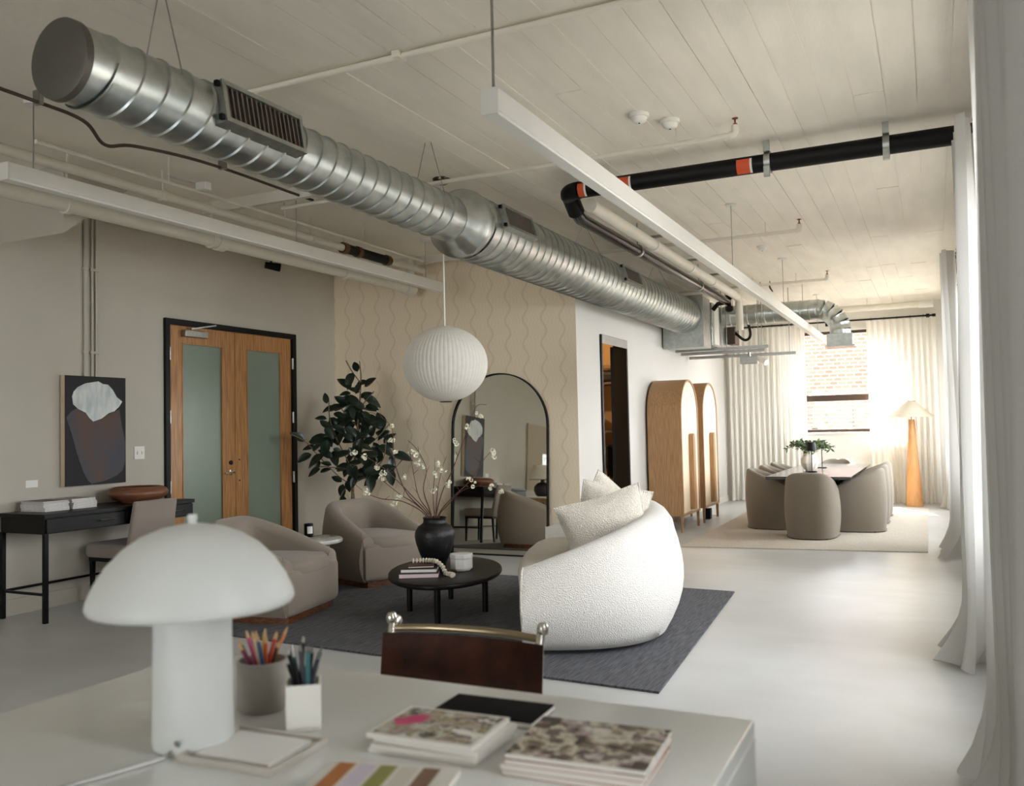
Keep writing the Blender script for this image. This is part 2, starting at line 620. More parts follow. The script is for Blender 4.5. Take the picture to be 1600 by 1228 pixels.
DY0, DY1, DZ = 5.872, 7.708, 2.428            # double door opening in the left wall
w = MB()
w.box(XL - .2, YJ, 0, XL, DY0, ZC).box(XL - .2, DY1, 0, XL, YW + .2, ZC).box(XL - .2, DY0, DZ, XL, DY1, ZC)
struct(w.build('wall_left', PAINT, smooth=False))
struct(MB().box(XJ, YJ - .2 + .2, 0, XL - .2, YJ + .2, ZC).box(XJ - .2, YF, 0, XJ, YJ + .2, ZC).build('wall_recess', PAINT, smooth=False))
struct(MB().box(XL, YW, 0, XC - .14, YW + .15, ZC).box(XC - .14, YW, 0, XC, YW + .003, ZC).build('wall_alcove', WALLP, smooth=False))
BY0, BY1, BZ = 9.14, 10.06, 2.36              # storage doorway in the corridor wall
w = MB()
w.box(XC - .14, YW + .003, 0, XC, BY0, ZC).box(XC - .14, BY1, 0, XC, YB, ZC).box(XC - .14, BY0, BZ, XC, BY1, ZC)
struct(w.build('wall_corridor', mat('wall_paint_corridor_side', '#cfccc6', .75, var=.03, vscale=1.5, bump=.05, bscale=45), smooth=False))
w = MB()
w.box(XC - .14, YB, 0, WBX0, YB + .3, ZC).box(WBX1, YB, 0, XR + .3, YB + .3, ZC)
w.box(WBX0, YB, 0, WBX1, YB + .3, WBZ0).box(WBX0, YB, WBZ1, WBX1, YB + .3, ZC)
struct(w.build('wall_back', PAINT2, smooth=False))
w = MB()
ys = [YF] + [q for ab in WINS for q in ab] + [YB]
for i in range(0, len(ys), 2):
    w.box(XR, ys[i], 0, XR + .3, ys[i + 1], ZC)
for a, b in WINS:
    w.box(XR, a, 0, XR + .3, b, WZ0).box(XR, a, WZ1, XR + .3, b, ZC)
struct(w.build('wall_right', PAINT2, smooth=False))
struct(MB().box(XJ - .2, YF - .3, 0, WFX0, YF, ZC).box(WFX1, YF - .3, 0, XR + .3, YF, ZC).box(WFX0, YF - .3, 0, WFX1, YF, WZ0).box(WFX0, YF - .3, WZ1, WFX1, YF, ZC).build('wall_front', PAINT, smooth=False))
# sloping soffit in the near left corner
struct(MB().add([(XL, YJ, 2.78), (XL, 4.78, ZC), (XL, YJ, ZC), (XL + .9, YJ, 2.78), (XL + .9, 4.78, ZC), (XL + .9, YJ, ZC)],
                [(0, 1, 2), (3, 5, 4), (0, 3, 4, 1), (1, 4, 5, 2), (0, 2, 5, 3)]).build('trim_1', PAINT, smooth=False))
bb = MB().box(XL, YJ, 0, XL + .014, DY0 - .03, .12)
struct(bb.build('baseboard_left', PAINT, smooth=False))
struct(MB().box(XL, YW - .014, 0, XC, YW, .12).build('baseboard_alcove', PAINT, smooth=False))
struct(MB().box(XC, YW, 0, XC + .012, BY0 - .02, .1).box(XC, BY1 + .02, 0, XC + .012, YB, .1).build('baseboard_corridor', PAINT2, smooth=False))
# storage room behind the corridor wall
w = MB()
w.box(-6.4, 12.6, 0, XC - .14, 12.75, ZC).box(-6.55, YW + .15, 0, -6.4, 12.75, ZC)
struct(w.build('wall_storage', DARKIN, smooth=False))

# double door -------------------------------------------------------
d1 = sempty('door_1', (XL, (DY0 + DY1) / 2, 0))
fr = MB()
FT = .055
fr.box(XL - .12, DY0, 0, XL + .03, DY0 + FT, DZ).box(XL - .12, DY1 - FT, 0, XL + .03, DY1, DZ).box(XL - .12, DY0 + FT, DZ - FT, XL + .03, DY1 - FT, DZ)
fr.build('door_frame', BLACK, d1, w=True, bevel=.004)
ymid = (DY0 + DY1) / 2
def leaf(y0, y1, hinge_y, handle):
    xa, xb = XL - .05, XL - .004
    g0, g1, gz0, gz1 = y0 + .165, y1 - .165, .30, 2.215
    l = MB()
    l.box(xa, y0, .01, xb, g0, DZ - FT).box(xa, g1, .01, xb, y1, DZ - FT).box(xa, g0, .01, xb, g1, gz0).box(xa, g0, gz1, xb, g1, DZ - FT)
    lf = l.build('door_leaf', DOORW, d1, w=True, bevel=.002)
    MB().box(XL - .035, g0, gz0, XL - .02, g1, gz1).build('glass_pane', FROST, lf, w=True, smooth=False)
    st = MB()
    for a, b in ((g0, g0 + .012), (g1 - .012, g1)):
        st.box(xb - .014, a, gz0, xb + .004, b, gz1)
    st.box(xb - .014, g0, gz0, xb + .004, g1, gz0 + .012).box(xb - .014, g0, gz1 - .012, xb + .004, g1, gz1)
    st.build('glazing_bead', DOORW, lf, w=True)
    for z in (2.1, 1.51, .86):
        MB().lathe([(.012, z - .06), (.012, z + .06)], 10, (XL + .02, hinge_y, 0)).build('hinge', STEEL, lf, w=True)
    if handle:
        h = MB().lathe([(.027, 0), (.03, .006), (.03, .012), (.012, .016), (.012, .05)], 16, (xb, y1 - .07, .96), 'x')
        h.tube([(xb + .045, y1 - .07, .96), (xb + .052, y1 - .12, .958), (xb + .05, y1 - .19, .955)], [.011, .010, .009], 10)
        h.build('lever_handle', CHROME, lf, w=True)
        MB().lathe([(.022, 0), (.022, .014), (.012, .02), (0, .02)], 16, (xb, y1 - .07, 1.055), 'x').build('deadbolt', BLACK, lf, w=True)
        c = MB().box(xb, y0 + .155, 2.27, xb + .06, y0 + .44, 2.335)
        c.build('closer_body', STEEL, lf, w=True, bevel=.006)
        MB().bar((xb + .05, y0 + .23, 2.345), (xb + .1, y0 + .50, 2.40), .022, .012).build('closer_arm', STEEL, lf, w=True)
    else:
        for z in (1.08, .87):
            MB().lathe([(.008, 0), (.008, .006), (0, .007)], 8, (xb, y0 + .05, z), 'x').build('bolt_head', BLACK, lf, w=True)
leaf(DY0 + FT + .003, ymid - .003, DY0 + FT, True)
leaf(ymid + .003, DY1 - FT - .003, DY1 - FT, False)
struct(MB().box(XL - .2, DY0, 0, XL - .12, DY1, DZ).build('trim_2', mat('lobby_beyond', '#6a675e', .8, var=.1, vscale=1), smooth=False))

# storage door ------------------------------------------------------
d2 = sempty('door_2', (XC, (BY0 + BY1) / 2, 0))
f2 = MB()
f2.box(XC - .15, BY0, 0, XC + .02, BY0 + .045, BZ).box(XC - .15, BY1 - .045, 0, XC + .02, BY1, BZ).box(XC - .15, BY0 + .045, BZ - .05, XC + .02, BY1 - .045, BZ)
f2.build('door_frame', BLACK, d2, w=True, bevel=.003)
MB().box(XC + .02, BY0 + .02, BZ - .1, XC + .026, BY1 - .02, BZ - .005).build('head_trim', STEEL, d2, w=True)
a = R(71)
hx, hy = XC - .16, BY1 - .05
dl = MB().cbox((hx - .43 * math.cos(a), hy + .43 * math.sin(a), 1.15), .86, .045, 2.28, math.pi - a)
lf2 = dl.build('door_leaf', BLACK, d2, w=True, bevel=.002)
e = (hx - .862 * math.cos(a), hy + .862 * math.sin(a))
MB().cbox((e[0], e[1], 1.0), .006, .03, .14, math.pi - a).build('latch_plate', mat('brass', '#b08a4a', .35, .9), lf2, w=True)

# windows -----------------------------------------------------------
wb = sempty('window_1', ((WBX0 + WBX1) / 2, YB + .1, WBZ0))
f = MB()
t = .05
for q in ((WBX0, WBZ0, WBX0 + t, WBZ1), (WBX1 - t, WBZ0, WBX1, WBZ1), (WBX0 + t, WBZ0, WBX1 - t, WBZ0 + t), (WBX0 + t, WBZ1 - t, WBX1 - t, WBZ1)):
    f.box(q[0], YB + .08, q[1], q[2], YB + .16, q[3])
for x in (-2.02,):
    f.box(x - .03, YB + .08, WBZ0 + t, x + .03, YB + .16, WBZ1 - t)
f.build('window_frame', BRONZE, wb, w=True, bevel=.004)
zm = 1.73
MB().box(WBX0 + t, YB + .06, zm - .045, WBX1 - t, YB + .15, zm + .06).build('meeting_rail', BRONZE, wb, w=True, bevel=.004)
MB().box(WBX0 + t, YB + .11, zm + .06, WBX1 - t, YB + .118, WBZ1 - t).build('glass_pane', GLASS, wb, w=True, smooth=False)
MB().box(WBX0 + t, YB + .10, WBZ0 + t, WBX1 - t, YB + .108, zm - .045).build('glass_pane', GLASS, wb, w=True, smooth=False)
s_ = MB()
for x in (WBX0 + t, WBX1 - t - .03):
    s_.box(x, YB + .085, WBZ0 + t, x + .03, YB + .125, zm - .045)
s_.build('sash_stile', BRONZE, wb, w=True)
for x in (WBX0 + .35, WBX1 - .35):
    MB().box(x - .05, YB + .06, WBZ0 + t, x + .05, YB + .08, WBZ0 + t + .025).build('sash_lift', BRONZE, wb, w=True, bevel=.003)
MB().box(WBX0 - .03, YB - .05, WBZ0 - .035, WBX1 + .03, YB + .08, WBZ0).build('window_sill', PAINT2, wb, w=True, bevel=.004)
for k, (a, b) in enumerate(WINS):
    wn = sempty('window_%d' % (k + 2), (XR + .1, (a + b) / 2, WZ0))
    f = MB()
    for y0, y1, z0, z1 in ((a, a + t, WZ0, WZ1), (b - t, b, WZ0, WZ1), (a + t, b - t, WZ0, WZ0 + t), (a + t, b - t, WZ1 - t, WZ1)):
        f.box(XR + .08, y0, z0, XR + .16, y1, z1)
    f.build('window_frame', BRONZE, wn, w=True, bevel=.004)
    mid = (a + b) / 2
    MB().box(XR + .09, mid - .03, WZ0 + t, XR + .15, mid + .03, WZ1 - t).build('mullion', BRONZE, wn, w=True)
    MB().box(XR + .09, a + t, 1.75, XR + .15, mid - .03, 1.83).box(XR + .09, mid + .03, 1.75, XR + .15, b - t, 1.83).build('meeting_rail', BRONZE, wn, w=True)
    for y0, y1 in ((a + t, mid - .03), (mid + .03, b - t)):
        for z0, z1 in ((WZ0 + t, 1.75), (1.83, WZ1 - t)):
            MB().box(XR + .115, y0, z0, XR + .121, y1, z1).build('glass_pane', GLASS, wn, w=True, smooth=False)
    MB().box(XR - .03, a - .02, WZ0 - .035, XR + .08, b + .02, WZ0).build('window_sill', PAINT2, wn, w=True, bevel=.004)

wf_ = sempty('window_%d' % (len(WINS) + 2), ((WFX0 + WFX1) / 2, YF - .1, WZ0))  # added window, out of view, lights the room from the front
f = MB()
for x0, x1, z0, z1 in [(WFX0, WFX1, WZ0, WZ0 + t), (WFX0, WFX1, WZ1 - t, WZ1)] + [(x, x + t, WZ0 + t, WZ1 - t) for x in (WFX0, WFX0 + 1.1, WFX1 - 1.15, WFX1 - t)]:
    f.box(x0, YF - .16, z0, x1, YF - .08, z1)
f.build('window_frame', BRONZE, wf_, w=True)
for x0, x1 in ((WFX0 + t, WFX0 + 1.1), (WFX0 + 1.1 + t, WFX1 - 1.15), (WFX1 - 1.15 + t, WFX1 - t)):
    MB().box(x0, YF - .123, WZ0 + t, x1, YF - .117, WZ1 - t).build('glass_pane', GLASS, wf_, w=True, smooth=False)

# ------------------------------------------------------------------ outside
def brick_mat():
    mt = bpy.data.materials.new('brick')
    mt.use_nodes = True
    N, L = mt.node_tree.nodes, mt.node_tree.links
    b = N['Principled BSDF']
    b.inputs['Roughness'].default_value = .85
    tc, mp, br = N.new('ShaderNodeTexCoord'), N.new('ShaderNodeMapping'), N.new('ShaderNodeTexBrick')
    mp.inputs['Rotation'].default_value = (R(90), 0, 0)
    L.new(tc.outputs['Object'], mp.inputs[0])
    L.new(mp.outputs[0], br.inputs['Vector'])
    br.inputs['Color1'].default_value = H('#7a4435')
    br.inputs['Color2'].default_value = H('#8a5444')
    br.inputs['Mortar'].default_value = H('#91867b')
    br.inputs['Scale'].default_value = 2.2
    br.inputs['Mortar Size'].default_value = .03
    L.new(br.outputs[0], b.inputs['Base Color'])
    return mt
BRICK = brick_mat()
struct(MB().box(-45, -30, -4.3, 45, 60, -4.2).build('ground', mat('asphalt', '#6f6e6b', .9, var=.2, vscale=.4), smooth=False))
bld = thing('building', 'red brick building across the street seen through the far window', 'building', (-2.5, 27, -4.2))
MB().box(-14, 27, -4.2, 9, 38, 5.2).build('wall', BRICK, bld, w=True, smooth=False)
for x in (-8.2, -5.6, -.55, 2.2):
    for z in (-2.2, 1.0, 4.0 - .4):
        wf = MB()
        wf.box(x, 26.9, z, x + .12, 27.02, z + 1.5).box(x + .98, 26.9, z, x + 1.1, 27.02, z + 1.5).box(x, 26.9, z, x + 1.1, 27.02, z + .12).box(x, 26.9, z + 1.4, x + 1.1, 27.02, z + 1.52).box(x, 26.92, z + .7, x + 1.1, 27.02, z + .78)
        wo = wf.build('window', PLASTIC, bld, w=True)
        MB().box(x + .1, 26.97, z + .1, x + 1.0, 26.99, z + 1.42).build('pane', mat('far_pane', '#5b646a', .15), wo, w=True, smooth=False)
MB().box(-14.1, 26.85, 5.2, 9.1, 38.1, 5.5).build('parapet', PLASTIC, bld, w=True)

# ------------------------------------------------------------------ ducts and pipes
DX, DZc = -2.99, 2.80
duct = thing('spiral_duct', 'long galvanised spiral duct running under the ceiling down the room', 'duct', (DX, 2.26, DZc - .16))
def spiral(y0, y1, r, pitch, n=40):
    """tube along y with a raised helical seam"""
    mb = MB()
    vs, fs = [], []
    offs = [(0, 0), (pitch * .84, 0), (pitch * .88, .009), (pitch * .94, .009)]
    turns = int((y1 - y0) / pitch)
    rows = [(y0, 0, False)] + [(y0 + .02 + i * pitch + o, d, True) for i in range(turns) for o, d in offs] 
    rows = [q for q in rows if q[0] < y1 - pitch] + [(y1, 0, False)]
    for y, d, hel in rows:
        for j in range(n):
            t = 2 * math.pi * j / n
            yy = y + (pitch * .35 * math.sin(t) if hel and y > y0 + pitch else 0)
            vs.append((DX + (r + d) * math.cos(t), min(max(yy, y0), y1), DZc + (r + d) * math.sin(t)))
    for i in range(len(rows) - 1):
        for j in range(n):
            j2 = (j + 1) % n
            fs.append((i * n + j, (i + 1) * n + j, (i + 1) * n + j2, i * n + j2))
    fs.append(tuple(range(n)))
    return mb.add(vs, fs)
RN, RF, YT = .155, .232, 5.3
spiral(2.26, YT, RN, .127).build('duct_section', GALV, duct, w=True, ang=30)
spiral(YT + .1, 11.62, RF, .127).build('duct_section', GALV, duct, w=True, ang=30)
MB().lathe([(RN + .004, 0), (RN + .012, .02), (RF - .03, .10), (RF + .012, .16), (RF + .016, .2), (RF + .004, .24)], 40, (DX, YT - .06, DZc), 'y').build('reducer_collar', GALV, duct, w=True, ang=60)
MB().lathe([(0, -.004), (RN - .012, -.004), (RN + .004, 0), (RN + .006, .03), (RN + .001, .034)], 40, (DX, 2.25, DZc), 'y').build('end_cap', mat('end_cap_steel', '#6e6a64', .5, .8, var=.15, vscale=5), duct, w=True)
def register(y0, y1, r, a0, a1):
    """rectangular grille on the room side of the duct"""
    n = Vector((math.cos((a0 + a1) / 2), 0, math.sin((a0 + a1) / 2)))
    tz = Vector((-n.z, 0, n.x))
    hh = r * math.sin(abs(a1 - a0) / 2) 
    c = Vector((DX, (y0 + y1) / 2, DZc)) + n * (r + .018)
    L = y1 - y0
    def bx(mb, ya, yb, za, zb, na, nb):
        vs = [c + Vector((0, y, 0)) + tz * z + n * q for q in (na, nb) for z in (za, zb) for y in (ya, yb)]
        mb.add(vs, [(0, 2, 3, 1), (4, 5, 7, 6), (0, 1, 5, 4), (2, 6, 7, 3), (0, 4, 6, 2), (1, 3, 7, 5)])
    fr = MB()
    t = .022
    bx(fr, -L / 2, L / 2, -hh, -hh + t, -.08, .02)
    bx(fr, -L / 2, L / 2, hh - t, hh, -.08, .02)
    bx(fr, -L / 2, -L / 2 + t, -hh + t, hh - t, -.08, .02)
    bx(fr, L / 2 - t, L / 2, -hh + t, hh - t, -.08, .02)
    reg = fr.build('register', GALVD, duct, w=True)
    b = MB()
    bx(b, -L / 2 + t, L / 2 - t, -hh + t, hh - t, -.012, -.007)
    b.build('damper', GRILLE, reg, w=True, smooth=False)
    g = MB()
    k = int((L - 2 * t) / .03)
    for i in range(k):
        y = -L / 2 + t + (i + .5) * (L - 2 * t) / k
        bx(g, y - .004, y + .004, -hh + t, hh - t, -.007, .01)
    g.build('vane', mat('vane_dull', '#7d736a', .6, .4), reg, w=True, smooth=False)['kind'] = 'stuff'
    for z in (-hh + .02, hh - .02):
        p = c + Vector((0, -L / 2 - .012, 0)) + tz * z
        MB().cbox(p, .02, .018, .024).build('knob', BLACK, reg, w=True)
register(2.93, 3.48, RN, R(-30), R(50))
register(5.64, 6.16, RF, R(-6), R(40))
register(8.36, 8.9, RF, R(-6), R(40))
for y in (2.75, 5.0, 7.9, 10.3):
    r_ = RN if y < YT else RF
    MB().tube([(DX - r_ * .8, y, DZc + r_ * .6), (DX - .02, y, ZC)], .003, 6).tube([(DX + r_ * .8, y, DZc + r_ * .6), (DX + .02, y, ZC)], .003, 6).build('hanger_wire', STEEL, duct, w=True)

pln = thing('air_plenum', 'galvanised sheet metal plenum box at the end of the spiral duct', 'duct', (-3.0, 11.8, 2.38))
MB().box(-3.27, 11.6, 2.38, -2.74, 12.05, 3.06).build('body', GALVD, pln, w=True, bevel=.006)
MB().box(-3.28, 11.59, 2.37, -2.73, 11.6, 2.40).box(-3.28, 11.59, 3.04, -2.73, 11.6, 3.07).box(-3.28, 11.59, 2.4, -3.255, 11.6, 3.04).box(-2.755, 11.59, 2.4, -2.73, 11.6, 3.04).build('flange', GALVD, pln, w=True)
fcu = thing('fan_coil_unit', 'white sheet metal fan coil unit behind the plenum box', 'air handler', (-2.95, 12.7, 2.42))
MB().box(-3.27, 12.07, 2.42, -2.72, 13.3, 3.02).build('casing', GALVD, fcu, w=True, bevel=.008)
MB().box(-2.72, 12.12, 2.44, -2.7, 12.4, 2.98).build('side_panel', ALUW, fcu, w=True)
MB().box(-2.7, 12.9, 2.5, -2.58, 13.2, 2.75).build('control_box', BRONZE, fcu, w=True, bevel=.005)
MB().tube(bez([(-2.64, 12.95, 2.72), (-2.45, 12.9, 2.55), (-2.35, 12.85, 2.62), (-2.4, 12.8, 2.9)]), .02, 10).build('flex_hose', BLACK, fcu, w=True)

d2y, d2z = 12.72, 2.89
dd = thing('spiral_duct', 'short galvanised spiral duct with an elbow down to a square diffuser', 'duct', (-1.8, d2y, d2z - .14))
mb = MB()
xs = -2.7
vs, fs, rows = [], [], []
r2 = .138
x = xs
while x < -1.42:
    rows += [(x, 0), (x + .10, 0), (x + .105, .006), (x + .116, .006)]
    x += .12
rows.append((-1.42, 0))
n = 32
for xx, d in rows:
    for j in range(n):
        t_ = 2 * math.pi * j / n
        vs.append((xx, d2y + (r2 + d) * math.cos(t_), d2z + (r2 + d) * math.sin(t_)))
for i in range(len(rows) - 1):
    for j in range(n):
        j2 = (j + 1) % n
        fs.append((i * n + j, i * n + j2, (i + 1) * n + j2, (i + 1) * n + j))
mb.add(vs, fs).build('duct_section', GALV, dd, w=True, ang=30)
el = [(-1.42, d2y, d2z)]
for i in range(1, 6):
    a = R(90) * i / 5
    el.append((-1.42 + .3 * math.sin(a), d2y, d2z - .3 + .3 * math.cos(a)))
for i in range(5):
    p, q = Vector(el[i]), Vector(el[i + 1])
    MB().tube([p, p.lerp(q, .06), p.lerp(q, .94), q], [r2 + .004, r2, r2, r2 + .004], 28, cap=False).build('elbow_gore', GALV, dd, w=True, ang=60)
bx_, bz = -1.12, d2z - .3
MB().lathe([(r2, bz - .06), (r2, bz)], 28, (bx_, d2y, 0)).build('neck', GALV, dd, w=True)
MB().box(bx_ - .165, d2y - .165, bz - .22, bx_ + .165, d2y + .165, bz - .06).build('diffuser_box', GALVD, dd, w=True, bevel=.004)
MB().box(bx_ - .19, d2y - .19, bz - .24, bx_ + .19, d2y + .19, bz - .22).build('diffuser_flange', GALVD, dd, w=True)
MB().tube([(-2.2, d2y, d2z + r2), (-2.2, d2y, ZC)], .004, 6).tube([(-1.6, d2y, d2z + r2), (-1.6, d2y, ZC)], .004, 6).build('hanger_rod', STEEL, dd, w=True)

for k, (x1, y, z) in enumerate(((-2.0, 12.2, 2.36), (-2.1, 12.5, 2.335), (-1.75, 12.98, 2.31))):
    st = thing('strut_rail', ('steel strut rail under the fan coil unit, nearest of three', 'steel strut rail under the fan coil unit, middle of three', 'steel strut rail under the fan coil unit, farthest of three')[k], 'rail', (-2.6, y, z), group='strut rails under the fan coil unit')
    MB().box(-3.28, y - .02, z, x1, y + .02, z + .012).box(-3.28, y - .02, z + .012, x1, y - .016, z + .04).box(-3.28, y + .016, z + .012, x1, y + .02, z + .04).build('channel', STEEL, st, w=True, smooth=False)
    for xx in (-2.62, x1 - .08):
        MB().tube([(xx, y, z), (xx, y, ZC)], .006, 8).build('threaded_rod', STEEL, st, w=True)
jb = thing('junction_box', 'grey junction box with a small camera hanging below the strut rails', 'junction box', (-2.35, 12.5, 2.17))
MB().box(-2.43, 12.42, 2.17, -2.19, 12.58, 2.27).build('box', STEEL, jb, w=True, bevel=.006)
MB().tube([(-2.31, 12.5, 2.27), (-2.31, 12.5, 2.336)], .02, 10).build('stem', STEEL, jb, w=True)
MB().tube([(-2.19, 12.47, 2.25), (-2.06, 12.39, 2.17)], [.035, .045], 14).build('camera_head', PLASTIC, jb, w=True)

# drain pipes
bpipe = thing('drain_pipe', 'thick black drain pipe crossing the ceiling and turning along the room', 'pipe', (-2.52, 6.19, 3.07))
pz, pr = 3.13, .062
path = [(.46, 6.16, pz), (-2.36, 6.16, pz)]
for i in range(1, 7):
    a = R(90) * i / 6
    path.append((-2.36 - .13 * math.sin(a), 6.29 - .13 * math.cos(a), pz))
path += [(-2.49, 6.42, pz - .10), (-2.49, 6.5, pz - .13), (-2.49, 12.0, pz - .13)]
MB().tube(path[:2], pr, 20).build('cross_run', PIPEB, bpipe, w=True)
MB().tube(path[1:9], pr + .004, 20).build('elbow', PIPEB, bpipe, w=True)
MB().tube(path[8:], pr - .012, 20).build('long_run', mat('black_pipe_shiny', '#2a2420', .2, .3, var=.3, vscale=14), bpipe, w=True)
for x, wd_ in ((-2.33, .05), (-2.0, .09), (-1.13, .09)):
    def arc(xa, xb):
        return lambda u, v: (xa + (xb - xa) * u, 6.16 + (pr + .003) * math.cos(R(150 + 100 * v)), pz + (pr + .003) * math.sin(R(150 + 100 * v)))
    MB().grid(arc(x - wd_ / 2, x + wd_ / 2), 2, 10).build('pipe_label', ORANGE, bpipe, w=True)
    MB().grid(arc(x + wd_ / 2, x + wd_ / 2 + .015), 2, 10).build('label_edge', CARD, bpipe, w=True)
for x in (-.97, -.10 - .12):
    h = MB().lathe([(pr + .006, x - .02), (pr + .012, x - .02), (pr + .012, x + .02), (pr + .006, x + .02)], 20, (0, 6.16, pz), 'x')
    h.box(x - .02, 6.08, pz - pr - .05, x + .02, 6.11, pz - pr + .02).box(x - .02, 6.09, pz + pr, x + .02, 6.12, ZC)
    h.build('pipe_clamp', GALVD, bpipe, w=True)
for y in (8.0, 10.4):
    MB().lathe([(pr, y - .015), (pr, y + .015)], 16, (-2.49, 0, pz - .13), 'y').tube([(-2.49, y, pz - .13), (-2.49, y, ZC)], .006).build('pipe_hanger', STEEL, bpipe, w=True)
wp = thing('water_pipe', 'white insulated pipe beside the long black drain pipe run', 'pipe', (-2.3, 6.35, 3.07))
MB().tube([(-2.33, 6.3, 3.04), (-2.33, 11.9, 3.04)], .052, 18).build('run', WPIPE, wp, w=True)
MB().tube([(-2.33, 11.85, 3.04), (-2.33, 11.97, 3.0), (-2.33, 12.0, 2.6)], .05, 18).build('drop', WPIPE, wp, w=True)
for y in (8.0, 9.35, 10.4):
    MB().lathe([(.062, y - .03), (.062, y + .03)], 18, (-2.33, 0, 3.04), 'y').build('band', ALUW, wp, w=True)
    MB().box(-2.40, y - .05, 3.1, -2.12, y - .01, 3.12).tube([(-2.15, y - .03, 3.1), (-2.15, y - .03, ZC)], .006).build('hanger', STEEL, wp, w=True)
vv = thing('valve', 'black valve cluster at the end of the white pipe by the plenum', 'valve', (-2.46, 11.98, 2.9))
MB().lathe([(.03, -.12), (.055, -.1), (.055, -.05), (.03, -.03), (.03, .05), (.06, .07), (.06, .1), (.02, .12)], 16, (-2.47, 12.02, 2.98)).build('body', PIPEB, vv, w=True)
MB().tube([(-2.46, 12.0, 3.0), (-2.62, 12.0, 2.98), (-2.69, 12.0, 2.9)], .03, 12).build('branch', PIPEB, vv, w=True)

def sprinkler(y, x0, x1, z, label, r=.017, wires=()):
    s = thing('sprinkler_pipe', label, 'pipe', (x1, y, z))
    MB().tube([(x0, y, z), (x1, y, z)], r, 12).build('run', WPIPE, s, w=True)
    MB().tube([(x1 - .02, y, z), (x1 + .005, y, z + .004), (x1 + .012, y, z + .02), (x1 + .012, y, z + .06)], r * 1.35, 12).build('elbow', WPIPE, s, w=True)
    MB().lathe([(.012, .05), (.014, .07), (.006, .075), (.006, .1), (.02, .102), (.02, .106)], 12, (x1 + .012, y, z)).build('sprinkler_head', mat('copper', '#8a4a30', .35, .8), s, w=True)
    for x in wires:
        MB().tube([(x, y, z), (x, y, ZC)], .005, 6).lathe([(r + .006, -.012), (r + .006, .012)], 10, (x, y, z), 'x').build('hanger', WPIPE, s, w=True)
    return s
sprinkler(5.55, -4.7, -1.08, 3.16, 'white sprinkler pipe crossing the ceiling just before the black drain pipe', wires=(-1.45, -3.5))
sprinkler(8.6, -3.3, -1.10, 3.15, 'white sprinkler pipe crossing the ceiling behind the black drain pipe', wires=(-1.4, -2.2))
sprinkler(11.75, -3.25, -1.18, 3.15, 'white sprinkler pipe crossing the ceiling above the plenum box', wires=(-1.55, -2.1))
fp = thing('sprinkler_pipe', 'thick white pipe across the ceiling just before the far curtains', 'pipe', (-.6, 14.9, 3.1))
MB().tube([(-3.2, 14.9, 3.12), (-.04, 14.9, 3.12)], .045, 14).build('run', WPIPE, fp, w=True)
MB().lathe([(.056, -.1), (.056, .1)], 14, (-.06, 14.9, 3.12), 'x').build('end_cap', ALUW, fp, w=True)
for x in (-.9, -2.1):
    MB().tube([(x, 14.9, 3.12), (x, 14.9, ZC)], .006, 6).build('hanger', WPIPE, fp, w=True)

# pipes along the left side
mp = thing('water_main', 'thick white pipe running along the left wall below the ceiling', 'pipe', (-5.17, 5.5, 2.84))
mz = 2.895
MB().tube([(-5.17, YJ - 2, mz), (-5.17, 8.22, mz + .01)], .056, 18).build('run', WPIPE, mp, w=True)
MB().lathe([(.066, 0), (.07, .02), (.07, .14), (.066, .16)], 18, (-5.17, 8.1, mz), 'y').build('end_fitting', WPIPE, mp, w=True)
MB().tube([(-5.17, 8.22, mz), (-5.17, 8.22, ZC)], .045, 14).build('riser', WPIPE, mp, w=True)
for y in (3.95, 5.25, 7.0):
    MB().lathe([(.064, y - .02), (.064, y + .02)], 18, (-5.17, 0, mz), 'y').box(-5.19, y - .018, mz + .05, -5.15, y + .018, mz + .14).tube([(-5.17, y, mz + .1), (-5.17, y, ZC)], .007).build('pipe_hanger', WPIPE, mp, w=True)
MB().lathe([(.07, 5.30), (.07, 5.38)], 18, (-5.17, 0, mz), 'y').build('coupling', WPIPE, mp, w=True)
p2 = thing('water_pipe', 'white pipe with a black insulated length above the left hanging light', 'pipe', (-5.0, 5.6, 3.04))
MB().tube([(-5.0, YJ - 2, 3.085), (-5.0, 6.8, 3.085)], .034, 14).tube([(-5.0, 7.55, 3.085), (-5.0, 8.2, 3.085)], .034, 14).build('run', WPIPE, p2, w=True)
MB().tube([(-5.0, 6.8, 3.085), (-5.0, 7.55, 3.085)], .046, 14).build('insulation', PIPEB, p2, w=True)
for y in (6.78, 7.0, 7.5):
    MB().lathe([(.054, y - .03), (.054, y + .03)], 14, (-5.0, 0, 3.085), 'y').build('coupling', mat('copper_dull', '#6a4a34', .4, .6), p2, w=True)
for y in (4.6, 6.3):
    MB().tube([(-5.0, y, 3.085), (-5.0, y, ZC)], .007).lathe([(.042, y - .02), (.042, y + .02)], 14, (-5.0, 0, 3.085), 'y').build('hanger', WPIPE, p2, w=True)
p3 = thing('conduit', 'thin white conduit just above the pipes over the left hanging light', 'conduit', (-4.6, 5.6, 3.08))
MB().tube([(-4.72, 3.4, 3.09), (-4.72, 7.75, 3.09)], .014, 10).build('run', WPIPE, p3, w=True)
for y in (4.4, 5.6, 6.7):
    MB().tube([(-4.72, y, 3.09), (-4.72, y, ZC)], .005).build('hanger', WPIPE, p3, w=True)
for k, (y, x0, x1, lb) in enumerate(((5.45, -5.45, -4.2, 'white strut rail across the ceiling beneath the spiral duct, nearer of two'), (8.3, -6.3, -3.9, 'white rail across the ceiling along the top of the wallpapered wall'))):
    tag(MB().box(x0, y - .025, 3.18, x1, y + .025, 3.21).box(x0, y - .025, 3.21, x1, y - .02, ZC).box(x0, y + .02, 3.21, x1, y + .025, ZC).build('strut_rail', WPIPE, smooth=False), lb, 'rail')
